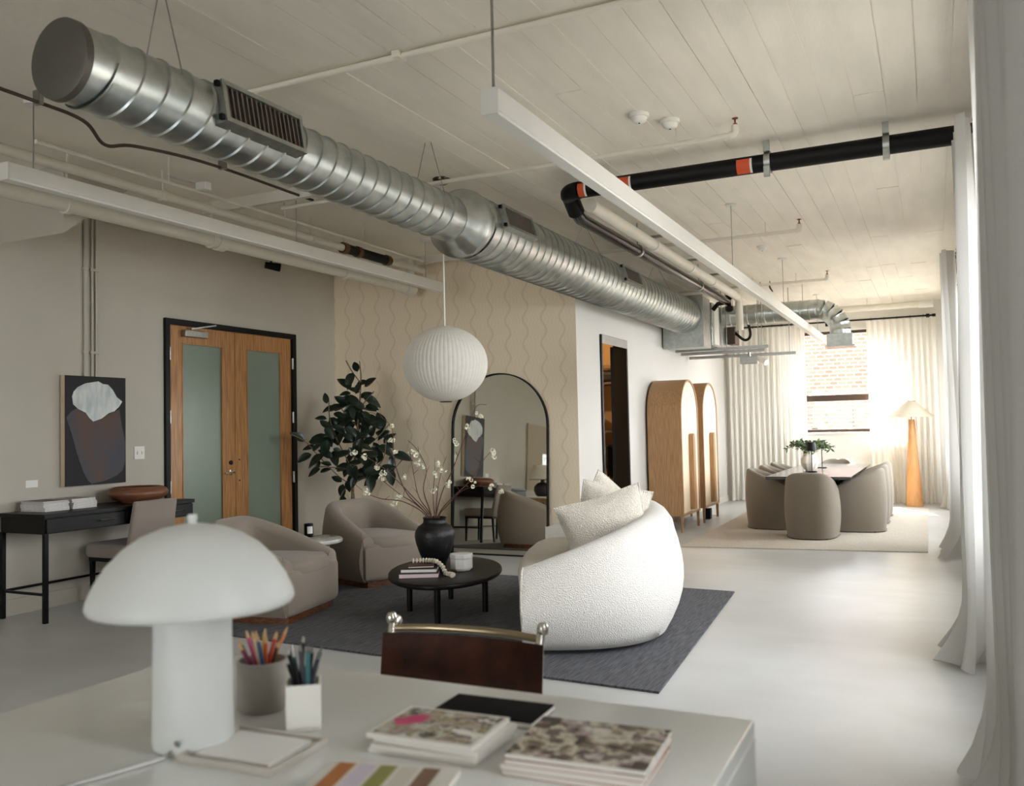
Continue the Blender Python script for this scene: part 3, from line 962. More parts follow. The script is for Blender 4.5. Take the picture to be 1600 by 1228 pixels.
fx = thing('flexible_conduit', 'thin dark flexible conduit sagging along the ceiling left of the duct', 'conduit', (-4.42, 3.6, 3.15))
MB().tube(bez([(-4.41, 2.4, 3.2), (-4.41, 3.1, 3.2), (-4.42, 3.48, 3.19), (-4.5, 3.7, 3.12), (-4.46, 3.9, 3.16), (-4.43, 4.5, 3.2), (-4.43, 5.6, 3.2)]), .011, 8).build('run', BRONZE, fx, w=True)
for y in (3.2, 4.6):
    MB().box(-4.45, y - .012, 3.19, -4.39, y + .012, ZC).build('clip', STEEL, fx, w=True)
cc = thing('conduit', 'straight conduit crossing the near ceiling above the silver duct', 'conduit', (-1.5, 3.74, 3.24))
MB().tube([(-4.3, 3.74, 3.25), (XR, 3.74, 3.25)], .016, 10).build('run', CEIL, cc, w=True)
for x in (-2.4, -.95, .1):
    MB().box(x - .02, 3.70, 3.235, x + .02, 3.78, ZC - .001).build('clip', CEIL, cc, w=True)
for k, (x, y) in enumerate(((-1.58, 5.18), (-1.44, 5.38), (-1.62, 9.72))):
    s = thing('smoke_detector', ('round white smoke detector on the ceiling, nearest of the pair by the light', 'round white smoke detector on the ceiling, farther of the pair by the light', 'round white smoke detector on the ceiling beyond the black pipe')[k], 'smoke detector', (x, y, ZC - .06))
    MB().lathe([(.0, -.002), (.03, 0), (.045, .012), (.05, .03), (.06, .033), (.062, .055)], 24).build('cover', PLASTIC, s)
    MB().lathe([(.0, -.006), (.006, -.005), (.006, 0)], 10).build('led', BLACK, s)
for k, (x, y) in enumerate(((-4.75, 4.75), (-3.6, 10.9))[:1]):
    s = thing('spot_sensor', 'small white sensor box on a thin bracket left of the duct', 'sensor', (x, y, 3.12))
    MB().cbox((0, 0, .03), .1, .06, .06).build('body', PLASTIC, s, bevel=.006)
    MB().bar((0, 0, .04), (-.25, -.1, .12), .012).build('arm', STEEL, s)
tag(MB().box(-6.15, 7.2, ZC - .05, -5.75, 7.5, ZC - .001).build('air_grille', BLACK, bevel=.006), 'black square air grille in the ceiling near the double door', 'vent')
tk = thing('track_light', 'small black spot lamp on the ceiling above the double door', 'lamp', (-6.25, 7.1, 3.1))
MB().tube([(0, 0, 0), (.1, .12, -.02)], [.035, .045], 14).build('head', BLACK, tk)
MB().tube([(.04, .05, 0), (.04, .05, ZC - 3.1 - .001)], .01, 8).build('stem', BLACK, tk)

# linear lights
def linear(x, y0, y1, z0, hh, wd_, label, rods):
    l = thing('linear_light', label, 'lamp', (x, (y0 + y1) / 2, z0))
    b = MB().box(x - wd_ / 2, y0, z0 + .012, x + wd_ / 2, y1, z0 + hh)
    b.build('housing', ALUW, l, w=True, bevel=.003)
    MB().box(x - wd_ / 2 + .006, y0 + .006, z0, x + wd_ / 2 - .006, y1 - .006, z0 + .012).build('diffuser', DIFF, l, w=True)
    for y in (y0 + .004, y1 - .004):
        MB().box(x - wd_ / 2 - .001, y - .006, z0 - .001, x + wd_ / 2 + .001, y + .006, z0 + hh + .001).build('end_cap', ALUW, l, w=True, bevel=.002)
    for y, r in rods:
        MB().tube([(x, y, z0 + hh), (x, y, ZC)], r, 8).build('suspension', STEEL, l, w=True)
        MB().lathe([(.05, ZC - .02), (.055, ZC - .001)], 18, (x, y, 0)).build('canopy', ALUW, l, w=True)
    return l
linear(-1.545, 3.06, 14.3, 2.585, .105, .075, 'long white linear light hanging down the middle of the room', ((3.1, .006), (7.72, .003), (10.6, .003), (13.9, .003)))
linear(-4.6, 3.12, 7.88, 2.775, .097, .08, 'white linear light hanging along the left side of the room', ((3.3, .004), (5.6, .003), (7.6, .003)))
for k, (x, y, l) in enumerate(((-2.75, 2.5, .32), (-1.95, 12.2, .3))):
    tag(MB().tube(bez([(x, y, ZC), (x, y, ZC - .08), (x + .04, y - .03, ZC - .16), (x, y - .05, ZC - .1), (x, y, ZC - .02)]), .006, 6).build('wire_loop', BRONZE), ('loose wire loop hanging from the ceiling above the near duct', 'loose wire loop hanging from the ceiling near the far elbow duct')[k], 'wire')

# ------------------------------------------------------------------ pendant globe
pd = thing('pendant_lamp', 'large white ribbed globe pendant hanging over the seating area', 'lamp', (-3.352, 5.806, 1.53))
gc, gr = 1.84 - 1.53, .323
nr = 60
def globe(u, v):
    a = 2 * math.pi * u
    th = R(8) + v * R(164)
    rib = 1 + .012 * (abs(math.cos(nr / 2 * a)) - 1)
    r = gr * math.sin(th) * rib
    return (r * math.cos(a), r * math.sin(a), gc - gr * .89 * math.cos(th))
GLOBE = sheer('globe_skin', '#f6f2ea', 1.0, 30)
MB().grid(globe, nr * 4, 25, True).build('shade', GLOBE, pd, ang=20)
for s_ in (-1, 1):
    z = gc + s_ * gr * .885
    MB().lathe([(.04, z - .006), (.05, z), (.04, z + .006)], 24).build('collar', BRONZE if s_ < 0 else PLASTIC, pd)
MB().tube([(0, 0, gc + .27), (0, 0, ZC - 1.53 - .03)], .006, 8).build('cord', PLASTIC, pd)
MB().lathe([(0, ZC - 1.53 - .05), (.03, ZC - 1.53 - .045), (.07, ZC - 1.53 - .02), (.075, ZC - 1.53)], 24).build('canopy', mat('canopy_bronze', '#4a3b30', .3, .8), pd)
MB().lathe([(.025, gc - .03), (.045, gc), (.03, gc + .05), (.02, gc + .09), (.02, gc + .27)], 16).build('bulb', mat('bulb_glass', '#fff4e0', .3), pd)

# ------------------------------------------------------------------ curtains and rods
def rod(name_lab, p, q, rings):
    r_ = thing('curtain_rod', name_lab, 'curtain rod', ((p[0] + q[0]) / 2, (p[1] + q[1]) / 2, p[2]))
    MB().tube([p, q], .014, 12).build('bar', BLACK, r_, w=True)
    d = (Vector(q) - Vector(p)).normalized()
    for e, s in ((p, -1), (q, 1)):
        e = Vector(e)
        MB().tube([e, e + d * s * .05], .024, 12).build('finial', BLACK, r_, w=True)
    for k in (.02, .5, .98):
        c = Vector(p).lerp(Vector(q), k)
        if abs(d.y) > .5:
            MB().bar(c, (XR, c.y, c.z), .014).box(XR - .012, c.y - .025, c.z - .05, XR, c.y + .025, c.z + .05).build('bracket', BLACK, r_, w=True)
        else:
            MB().bar(c, (c.x, YB, c.z), .014).box(c.x - .025, YB - .012, c.z - .05, c.x + .025, YB, c.z + .05).build('bracket', BLACK, r_, w=True)
    for c in rings:
        c = Vector(p).lerp(Vector(q), c)
        if abs(d.y) > .5:
            MB().lathe([(.02, c.y - .004), (.026, c.y - .004), (.026, c.y + .004), (.02, c.y + .004)], 12, (c.x, 0, c.z), 'y').build('ring', BLACK, r_, w=True)
        else:
            MB().lathe([(.02, c.x - .004), (.026, c.x - .004), (.026, c.x + .004), (.02, c.x + .004)], 12, (0, c.y, c.z), 'x').build('ring', BLACK, r_, w=True)
    return r_
RX, RZ = .27, 3.0
rod('black curtain rod on the near window wall', (RX, 2.2, RZ), (RX, 5.9, RZ), [.05, .12, .2, .28, .36, .75, .88, .93, .98])
rod('black curtain rod on the window wall beside the dining area', (RX, 9.3, RZ), (RX, 15.0, RZ), [.02, .05, .09, .13, .9, .95, .99])
rod('black curtain rod across the far window', (-3.2, 15.45, RZ), (.02, 15.45, RZ), [.03, .08, .13, .18, .23, .28, .33, .38, .72, .78, .84, .9, .96])
def cur(lab, *a, **k):
    o = curtain('curtain', *a, **k)
    tag(o, lab, 'curtain', 'floor length linen curtains')
    return o
cur('grey-white floor length curtain nearest the camera at the right edge', (.21, 2.15), (.21, 3.9), RZ - .03, 8, .055, LINENC, seed=3, flare=.14)
cur('floor length pale curtain on the near rod, second from the right edge', (.19, 5.2), (.21, 5.85), RZ - .03, 4, .07, LINENC, seed=5, flare=.16)
cur('floor length cream curtain at the start of the dining area window wall', (.16, 9.35), (.2, 10.25), RZ - .03, 5, .07, LINENC, seed=8, flare=.14)
cur('cream curtain in the far right corner on the window wall', (.2, 14.45), (.2, 15.1), RZ - .03, 4, .06, LINENC, seed=11, flare=.1)
cur('sheer cream curtain left of the far window', (-3.22, 15.45), (-1.93, 15.45), RZ - .03, 14, .032, SHEER, seed=13, flare=.06, side=(0, -1))
cur('sheer cream curtain right of the far window', (-.96, 15.45), (.08, 15.45), RZ - .03, 11, .032, SHEER, seed=17, flare=.06, side=(0, -1))

# ------------------------------------------------------------------ left wall
for k, y in enumerate((5.033, 5.10, 5.14)):
    c = thing('conduit', ('painted conduit on the left wall above the painting, leftmost of three', 'painted conduit on the left wall above the painting, middle of three', 'painted conduit on the left wall above the painting, rightmost of three')[k], 'conduit', (XL, y, 1.9), group='conduits above the painting')
    MB().tube([(XL + .016, y, 1.2), (XL + .016, y, ZC)], (.014, .010, .010)[k], 10).build('pipe', PAINT, c, w=True)
    for z in (2.05, 2.75):
        MB().box(XL, y - .022, z - .012, XL + .032, y + .022, z + .012).build('strap', PAINT, c, w=True, bevel=.003)
pt = thing('painting', 'abstract painting of a white and a brown rock shape on black', 'painting', (XL, 5.1, .945))
XP = XL + .065
MB().box(XL + .012, 4.806, .945, XP - .004, 5.394, 1.845).build('stretcher', mat('pale_wood', '#c9b89c', .6, var=.1, vscale=10), pt, w=True, smooth=False)
MB().box(XP - .004, 4.806, .945, XP, 5.394, 1.845).build('canvas', mat('canvas_black', '#0b0a0b', .65, var=.3, vscale=20, bump=.1, bscale=300), pt, w=True, smooth=False)
brown = [(4.817, 1.505), (4.86, 1.55), (4.917, 1.579), (5.0, 1.55), (5.068, 1.48), (5.15, 1.5), (5.328, 1.573), (5.35, 1.45), (5.387, 1.296), (5.386, 1.12), (5.36, 1.05), (5.307, 1.012), (5.2, .975), (5.055, .952), (5.02, .98), (4.976, 1.052), (4.91, 1.22), (4.87, 1.36)]
wht = [(4.87, 1.673), (4.885, 1.715), (4.923, 1.752), (4.995, 1.785), (5.118, 1.806), (5.165, 1.785), (5.213, 1.782), (5.26, 1.74), (5.3, 1.68), (5.357, 1.64), (5.325, 1.595), (5.276, 1.556), (5.22, 1.54), (5.149, 1.494), (5.068, 1.469), (5.03, 1.5), (4.995, 1.543), (4.93, 1.57), (4.88, 1.61)]
MB().prism(brown, XP, XP + .0015, 'yz').build('painted_shape', mat('paint_brown', '#553a2c', .6, var=.6, vscale=3.2, stretch=(1, 1.6, .8), col2='#3d3e46', detail=6), pt, w=True, smooth=False)['label'] = 'brown and slate brushed lower shape'
MB().prism(wht, XP, XP + .003, 'yz').build('painted_shape', mat('paint_white', '#dcdcd4', .6, var=.3, vscale=5, stretch=(1, 3, 1), col2='#aeb6b8', detail=6), pt, w=True, smooth=False)['label'] = 'white angular upper shape'
sw = thing('light_switch', 'white double switch plate between the painting and the door', 'switch', (XL, 5.59, 1.19))
MB().box(XL, 5.535, 1.135, XL + .008, 5.648, 1.25).build('plate', PLASTIC, sw, w=True, bevel=.003)
for y in (5.567, 5.616):
    MB().box(XL + .008, y - .006, 1.18, XL + .018, y + .006, 1.205).build('toggle', PLASTIC, sw, w=True, bevel=.002)
tag(MB().box(XL, 4.513, .957, XL + .003, 4.615, 1.013).build('wall_card', CARD, smooth=False), 'small white label card on the wall left of the painting', 'card')

# ------------------------------------------------------------------ black console desk
dk = thing('console_desk', 'long black console desk against the left wall', 'desk', (-6.1, 5.0, 0))
X0, X1, Y0, Y1 = -6.34, -5.825, 4.27, 5.70
MB().box(X0, Y0, .755, X1, Y1, .785).build('top', BLACKW, dk, w=True, bevel=.003)
MB().box(X0 + .01, Y0 + .01, .64, X1 - .022, Y1 - .01, .755).build('case', BLACKW, dk, w=True, bevel=.002)
for a, b in ((Y0 + .02, (Y0 + Y1) / 2 - .004), ((Y0 + Y1) / 2 + .004, Y1 - .02)):
    dr = MB().box(X1 - .022, a, .648, X1 - .002, b, .748).build('drawer', BLACKW, dk, w=True, bevel=.002)
    ym = (a + b) / 2 + .16
    hd = MB().tube([(X1, ym - .07, .70), (X1 + .025, ym - .07, .70), (X1 + .025, ym + .07, .70), (X1, ym + .07, .70)], .006, 8)
    hd.build('handle', CHROME, dr, w=True)
for x in (X0 + .02, X1 - .02):
    for y in (Y0 + .02, Y1 - .02):
        MB().box(x - .015, y - .015, 0, x + .015, y + .015, .645).build('leg', BLACK, dk, w=True)
MB().bar((X0 + .02, Y0 + .03, .205), (X0 + .02, Y1 - .03, .205), .018).build('stretcher', BLACK, dk, w=True)
for y in (Y0 + .02, Y1 - .02):
    MB().bar((X0 + .03, y, .205), (X1 - .03, y, .205), .018).build('stretcher', BLACK, dk, w=True)
# magazines on it
MAGC = mat('magazine_spine_grey', '#8d8790', .5, var=.3, vscale=30, col2='#c7c4c6')
MAGD = mat('magazine_cover_dark', '#26222b', .4, var=.4, vscale=6, col2='#5c4c52')
for k in range(18):
    s_, i = divmod(k, 9)
    y = 4.53 + .24 * s_
    z = .786 + i * .0085
    mg = thing('magazine', 'magazine %s of the %s pile on the black console desk' % (('at the bottom', 'second from the bottom', 'third from the bottom', 'fourth from the bottom', 'in the middle', 'fourth from the top', 'third from the top', 'second from the top', 'on the top')[i], ('left', 'right')[s_]), 'magazine', (-6.17 + rnd.uniform(-.008, .008), y + rnd.uniform(-.006, .006), z), rnd.uniform(-.03, .03), 'magazines piled on the console desk')
    MB().box(-.135, -.105, .001, .133, .105, .007).build('pages', PAPER, mg, smooth=False)
    MB().box(-.137, -.107, .007, .137, .107, .0083).box(-.137, -.107, 0, .137, .107, .001).box(-.137, -.107, 0, -.135, .107, .0083).build('cover', MAGD if i > 6 and s_ == 0 else MAGC, mg, smooth=False)
bw_ = thing('wooden_bowl', 'squat round brown wooden bowl on the black console desk', 'bowl', (-6.1, 5.34, .786))
MB().lathe([(0, .012), (.10, .012), (.125, .012), (.13, 0), (.145, 0), (.15, .012), (.2, .028), (.235, .06), (.24, .085), (.222, .112), (.19, .128), (.18, .13), (.172, .126), (.2, .1), (.21, .07), (.16, .035), (0, .025)], 48).build('body', BOWLW, bw_, ang=50)

# upholstered chair pushed under it
ch = thing('dining_chair', 'taupe upholstered side chair pushed under the black console desk', 'chair', (-6.02, 5.2, 0), R(180))
MB().pad([(.27, -.225), (.27, .225), (-.2, .225), (-.2, -.225)], .36, .475, .03, .01).build('seat', TAUPE2, ch, bevel=.01)
def chair_back(u, v):
    a = 2 * math.pi * u
    cx, sy = math.cos(a), math.sin(a)
    z = .36 + .45 * v
    w_ = .225 - .012 * v
    x = -.19 - .085 * v + .035 * math.copysign(abs(cx) ** .5, cx) * (1 - .25 * v)
    return (x, w_ * math.copysign(abs(sy) ** .25, sy), z)
bk = MB().grid(chair_back, 40, 14, True)
top = bk.v[-40:]
bk.add([(-.275 + (p[0] + .275) * .5, p[1] * .97, p[2] + .01) for p in top] , [])
n0 = 14 * 40
bk.f += [(13 * 40 + j, 13 * 40 + (j + 1) % 40, n0 + (j + 1) % 40, n0 + j) for j in range(40)]
bk.f.append(tuple(n0 + j for j in range(40)))
bk.build('backrest', TAUPE2, ch, ang=60)
MB().box(-.2, -.21, .33, .25, .21, .365).build('rail', BLACKW, ch)
for x, y in ((.23, -.19), (.23, .19), (-.2, -.19), (-.2, .19)):
    MB().tube([(x + (-.03 if x < 0 else .0), y, 0), (x, y, .34)], [.016, .024], 4).build('leg', BLACKW, ch)

# ------------------------------------------------------------------ grey rug and lounge
def rug(name, lab, cs, mt, h=.012, fr=None):
    v = [(x, y, z) for z in (.001, h) for x, y in cs]
    c = (sum(p[0] for p in cs) / 4, sum(p[1] for p in cs) / 4)
    o = tag(MB().add([(p[0] - c[0], p[1] - c[1], p[2]) for p in v], [(3, 2, 1, 0), (4, 5, 6, 7), (0, 1, 5, 4), (1, 2, 6, 5), (2, 3, 7, 6), (3, 0, 4, 7)]).build(name, mt, smooth=False), lab, 'rug')
    o.location = (c[0], c[1], 0)
    return o
rug('area_rug', 'charcoal grey woven rug under the lounge seating', [(-1.29, 4.30), (-1.48, 7.07), (-5.64, 7.3), (-5.44, 4.54)], RUGG)
rug('area_rug', 'large beige flatweave rug under the dining table', [(-.11, 9.80), (-.13, 14.6), (-2.62, 14.6), (-2.55, 9.50)], RUGB, .01)
RG = .013

def armchair(lab, loc, rz):
    a = thing('armchair', lab, 'armchair', (loc[0], loc[1], RG), rz, 'taupe barrel armchairs')
    sh, P = shell(.36, .76, .78, 3.4, .15, .70, .43, .05, .30, bulge=.035, inset=.03, power=1.25, thf=.13)
    sh.build('backrest', TAUPE, a, ang=60)
    inner = ushape(.30, .60, .60, 3.2, 30)
    poly = inner + [(.34, .29), (.40, .2), (.415, 0), (.40, -.2), (.34, -.29)]
    MB().pad(poly, .29, .42, .05, .025).build('seat', TAUPE, a, ang=60)
    front = [(.34, -.385), (.385, -.37), (.40, -.2), (.41, 0), (.40, .2), (.385, .37), (.34, .385), (.0, .33), (-.1, 0), (0, -.33)]
    MB().pad(front, .05, .36, .05, 0).build('front_panel', TAUPE, a, ang=60)
    pl_ = ushape(.30, .64, .70, 3.2, 40) + [(.36, .33), (.36, -.33)]
    MB().prism(pl_[::-1], 0, .055).build('plinth', WALNUT, a)
    MB().tube([(p[0], p[1], .42) for p in []] or bez([(.355, -.36, .09), (.372, -.37, .3), (.35, -.385, .47)]), .004, 6).build('piping', TAUPE2, a)
    return a
armchair('taupe barrel armchair by the wallpapered wall, beneath the ficus', (-4.62, 6.62), R(-17))
armchair('taupe barrel armchair nearer the camera, behind the mushroom lamp', (-4.50, 5.11), R(10))

st = thing('side_table', 'small round marble side table between the two armchairs', 'side table', (-4.72, 5.90, RG))
MB().lathe([(0, .405), (.235, .405), (.25, .412), (.255, .425), (.25, .44), (.235, .447), (0, .447)], 48).build('top', MARBLE, st)
for a in range(3):
    t_ = R(30 + 120 * a)
    MB().box(-.035, -.02, .0, .035, .02, .406).build('leg', MARBLE, st, bevel=.006).matrix_local = Matrix.Translation((.11 * math.cos(t_), .11 * math.sin(t_), 0)) @ Matrix.Rotation(t_, 4, 'Z')
cd = thing('candle', 'black candle jar with a white label on the marble table', 'candle', (-4.80, 5.96, RG + .447))
MB().lathe([(0, 0), (.036, 0), (.038, .004), (.038, .11), (.034, .112), (.033, .09), (0, .088)], 28).build('jar', BLACK, cd)
MB().grid(lambda u, v: (.0388 * math.cos(R(-70 + 75 * u)), .0388 * math.sin(R(-70 + 75 * u)), .03 + .06 * v), 12, 2).build('label', CARD, cd)
MB().tube([(0, 0, .088), (0, 0, .1)], .002, 6).build('wick', CARD, cd)

# coffee table
ct = thing('coffee_table', 'low black oval coffee table on the grey rug', 'coffee table', (-3.27, 5.61, RG), R(113))
TZ = .305
def oval(a_, b_, n_=56):
    out = []
    for i in range(n_):
        t_ = 2 * math.pi * i / n_
        r_ = 1 + .05 * math.cos(t_)
        out.append((a_ * math.cos(t_), b_ * math.sin(t_) * r_))
    return out
MB().pad(oval(.66, .41), TZ - .035, TZ, .012).build('top', BLACKW, ct, ang=60)
for x, y in ((.47, .02), (-.46, .0), (.02, .27), (-.02, -.29)):
    MB().lathe([(.02, 0), (.024, TZ - .03)], 16, (x, y, 0)).build('leg', BLACKW, ct)
TT = RG + TZ
vs_ = thing('vase', 'round-shouldered black clay vase on the coffee table', 'vase', (-3.385, 5.66, TT))
MB().lathe([(0, .0), (.068, 0), (.074, .006), (.09, .05), (.12, .12), (.142, .19), (.15, .235), (.145, .27), (.125, .305), (.095, .325), (.086, .335), (.083, .36), (.09, .37), (.085, .373), (.072, .36), (.074, .335), (.11, .30), (.13, .235), (.1, .12), (0, .02)], 48).build('body', VASE, vs_, ang=50)
RV, FV = Vector((.9, .433, 0)), Vector((-.433, .9, 0))
# blossom branches: (path in metres right/up of the vase mouth, depth), flower spots along it
KV = 6.6 / 1370.5
def vp(px, py, d):
    return Vector((-3.385, 5.66, TT + .36)) + RV * ((px - 684) * KV) + Vector((0, 0, (812 - py) * KV)) + FV * d
BR = [
    ([(676, 812), (640, 770), (622, 720), (618, 670), (592, 648), (578, 645)], .10, [(618, 690), (622, 708), (616, 668), (638, 745)]),
    ([(678, 812), (650, 775), (612, 735), (585, 715), (566, 705)], -.12, [(567, 708), (583, 716), (598, 728), (608, 738)]),
    ([(680, 812), (660, 778), (652, 742), (646, 705)], .05, [(647, 708)]),
    ([(680, 812), (668, 768), (673, 735), (660, 705), (646, 690)], -.05, [(661, 724), (669, 733), (663, 712)]),
    ([(686, 812), (697, 770), (712, 740), (724, 710), (738, 675), (752, 640), (768, 637)], .0, [(738, 672), (756, 652), (706, 760), (717, 694)]),
    ([(686, 812), (690, 770), (698, 735), (706, 715)], -.10, [(693, 730), (700, 735), (706, 756)]),
    ([(688, 812), (710, 782), (740, 755), (760, 725), (775, 708)], .12, [(774, 709), (777, 716), (741, 752)]),
    ([(690, 812), (706, 790), (730, 768), (762, 762), (788, 768)], -.08, [(745, 760), (770, 765), (789, 768)]),
    ([(674, 812), (640, 785), (605, 778), (583, 768), (565, 752)], -.16, [(584, 768), (632, 778), (622, 785)]),
    ([(675, 812), (655, 790), (630, 775), (600, 752), (596, 748)], .16, [(597, 752), (621, 786)]),
    ([(684, 812), (682, 775), (684, 745), (684, 718)], .1, [(684, 768), (685, 745)]),
]
pet = MB()
for k in range(9):
    a, b = rnd.uniform(0, 6.28), rnd.uniform(-.3, 1.2)
    c = Vector((math.cos(a) * math.cos(b), math.sin(a) * math.cos(b), math.sin(b))) * .016
    n_ = c.normalized()
    t1 = n_.orthogonal().normalized()
    t2 = n_.cross(t1)
    pts = [c + (t1 * math.cos(q) + t2 * math.sin(q)) * .011 + n_ * (.004 if q % 2 < 1 else 0) for q in [2 * math.pi * j / 6 for j in range(6)]]
    pet.add([c * .6] + pts, [(0, j + 1, (j + 1) % 6 + 1) for j in range(6)])
PET = pet.mesh('blossom', PETAL, smooth=False)
blab = ['arching to the far left past the ficus', 'leaning low to the left with big blossoms', 'short and upright left of the centre', 'curved, left of the centre, in bloom', 'tallest, reaching up to the right before the mirror', 'short and upright right of the centre', 'leaning right with blossoms at its tip', 'lowest on the right, nearly level', 'lowest on the left, nearly level', 'leaning left behind the others', 'straight up from the middle of the vase']
for k, (pp, dep, fl_) in enumerate(BR):
    b = thing('blossom_branch', 'blossom branch in the black vase, ' + blab[k], 'branch', (-3.385, 5.66, TT + .25), group='blossom branches in the black vase')
    pts = [Vector((-3.385, 5.66, TT + .1)) + FV * dep * .1 + RV * ((pp[0][0] - 684) * KV * .4)] + [vp(x, y, dep * i / (len(pp) - 1)) if i else vp(x, y, 0) * 1 for i, (x, y) in enumerate(pp)]
    c = bez(pts, 6)
    MB().tube(c, [.0052 - .0036 * i / (len(c) - 1) for i in range(len(c))], 6).build('stem', TWIG, b, w=True)
    tw = MB()
    for j in range(2):
        i = int(len(c) * (.55 + .2 * j))
        q = c[i] + RV * rnd.uniform(-.05, .05) + Vector((0, 0, rnd.uniform(.02, .07))) + FV * rnd.uniform(-.04, .04)
        tw.tube([c[i], q], [.0022, .0012], 5)
    tw.build('twig', TWIG, b, w=True)
    for x, y in fl_:
        i = min(range(len(pp)), key=lambda q: abs(pp[q][0] - x) + abs(pp[q][1] - y))
        p = vp(x, y, dep * i / (len(pp) - 1)) - Vector(b.location)
        for j in range(3):
            inst(PET, 'blossom', b, Matrix.Translation(p + Vector([rnd.uniform(-.02, .02) for _ in '123'])) @ Matrix.Rotation(rnd.uniform(0, 6), 4, (rnd.random(), rnd.random(), rnd.random())) @ Matrix.Scale(rnd.uniform(.5, 1.0), 4))
# books, beads, box on the coffee table
def book(lab, loc, rz, sx, sy, h, cov, edge=PAPER):
    b = thing('book', lab, 'book', loc, rz)
    MB().box(-sx / 2 + .003, -sy / 2 + .003, .003, sx / 2, sy / 2 - .003, h - .003).build('pages', edge, b, smooth=False)
    MB().box(-sx / 2, -sy / 2, 0, sx / 2 + .003, sy / 2, .003).box(-sx / 2, -sy / 2, h - .003, sx / 2 + .003, sy / 2, h).box(-sx / 2, -sy / 2, .003, -sx / 2 + .003, sy / 2, h - .003).build('cover', cov, b, smooth=False)
    return b
bx0, by0 = -3.30, 5.30
book('pink-edged book at the bottom of the pair on the coffee table', (bx0, by0, TT), R(-62), .20, .275, .032, mat('cover_plum', '#3a2a30', .5), mat('pink_pages', '#dcc6c6', .7))
book('dark book lying on the pink-edged book on the coffee table', (bx0 - .008, by0 + .02, TT + .0325), R(-65), .18, .25, .026, mat('cover_black', '#1d1a1a', .5))
book('small brown book topmost under the bead garland', (bx0 - .01, by0 + .04, TT + .059), R(-60), .13, .18, .012, mat('cover_brown', '#6a4a3c', .5, var=.4, vscale=20))
gl = thing('bead_garland', 'loop of off-white wooden beads draped over the books', 'beads', (bx0, by0, TT))
bd = MB().lathe([(.004, -.009), (.015, -.006), (.018, 0), (.015, .006), (.004, .009)], 12).mesh('bead', mat('bead_wood', '#ddd2bd', .6, var=.1, vscale=30))
zt_ = TT + .09
gpath = bez([(-3.40, 5.38, zt_), (-3.34, 5.42, zt_), (-3.27, 5.42, zt_), (-3.21, 5.40, zt_ - .004), (-3.155, 5.385, TT + .05), (-3.13, 5.37, TT + .017), (-3.09, 5.355, TT + .016), (-3.05, 5.335, TT + .016), (-3.04, 5.30, TT + .016)], 12)
acc, last = 0, gpath[0]
for i, p in enumerate(gpath):
    acc += (p - last).length
    last = p
    if acc >= .022 or i == 0:
        acc = 0
        d = (gpath[min(i + 1, len(gpath) - 1)] - gpath[max(0, i - 1)])
        inst(bd, 'bead', gl, Matrix.Translation(p - Vector(gl.location)) @ d.to_track_quat('Z', 'Y').to_matrix().to_4x4())
MB().tube(gpath[::3], .003, 5).build('string', PAPER, gl, w=True)
bo = thing('lidded_box', 'small white octagonal lidded box on the coffee table', 'box', (-3.14, 5.62, TT), R(20))
oc = lambda r_: [(r_ * math.cos(R(22.5 + 45 * i)), r_ * math.sin(R(22.5 + 45 * i))) for i in range(8)]
MB().prism(oc(.07), 0, .012).prism(oc(.083), .012, .085).build('base', CARD, bo, bevel=.003)
MB().prism(oc(.086), .087, .12).build('lid', CARD, bo, bevel=.004)

# ------------------------------------------------------------------ sofa
so = thing('sofa', 'curved cream boucle sofa with its back to the window wall', 'sofa', (-2.10, 5.86, RG), R(199.9))
sh, P = shell(.50, .95, 2.26, 3.0, .26, .775, .505, .03, .36, bulge=.065, inset=.07, power=1.25, k=80, thf=.17)
sh.build('backrest', BOUCLE, so, ang=60)
pl_ = ushape(.38, .70, 1.86, 3.0, 60)
MB().prism(pl_[::-1], 0, .06).build('plinth', BLACK, so)
inner = ushape(.42, .68, 1.90, 3.0, 40)
poly = inner + [(.50, .90), (.56, .70), (.60, .35), (.61, 0), (.60, -.35), (.56, -.70), (.50, -.90)]
MB().pad(poly, .27, .44, .06, .015).build('seat', SEATF, so, ang=60)
MB().pad([(p[0] - .02, p[1] * .985) for p in poly], .06, .28, .04, 0).build('seat_base', SEATF, so, ang=60)
for s_ in (-1, 1):
    e = P[0] if s_ < 0 else P[-1]
    MB().tube(bez([(e[0] + .004, e[1] - s_ * .02 + s_ * -.02, .07), (e[0] + .006, e[1] + s_ * .055, .3), (e[0] + .004, e[1] + s_ * .01, .47), (e[0] + .002, e[1] - s_ * .07, .505)]), .007, 8).build('piping', BOUCLE2, so)
def pillow(lab, loc, rot, w_, h_, t_, mt):
    p = thing('throw_pillow', lab, 'pillow', loc, 0, 'boucle pillows on the sofa')
    p.rotation_euler = rot
    def side(sgn):
        def fn(u, v):
            x, y = u * 2 - 1, v * 2 - 1
            e = (1 - abs(x) ** 2.6) * (1 - abs(y) ** 2.6)
            pin = 1 - .10 * (1 - abs(x)) * (abs(y) ** 3) - .0
            pin2 = 1 - .10 * (1 - abs(y)) * (abs(x) ** 3)
            z = t_ * max(0, e) ** .55 * (1 + .08 * math.sin(4 * x + 3 * y))
            return (x * w_ / 2 * pin2, sgn * z, y * h_ / 2 * pin)
        return fn
    mb = MB().grid(side(1), 22, 22).grid(side(-1), 22, 22)
    n_ = 22 * 22
    mb.f = [q if max(q) < n_ else q[::-1] for q in mb.f]
    mb.build('cover', mt, p, ang=180)
    MB().tube([Vector(side(1)(*q)) for q in [(i / 12, 0) for i in range(12)] + [(1, i / 12) for i in range(12)] + [(1 - i / 12, 1) for i in range(12)] + [(0, 1 - i / 12) for i in range(13)]], .006, 6).build('seam', mt, p)
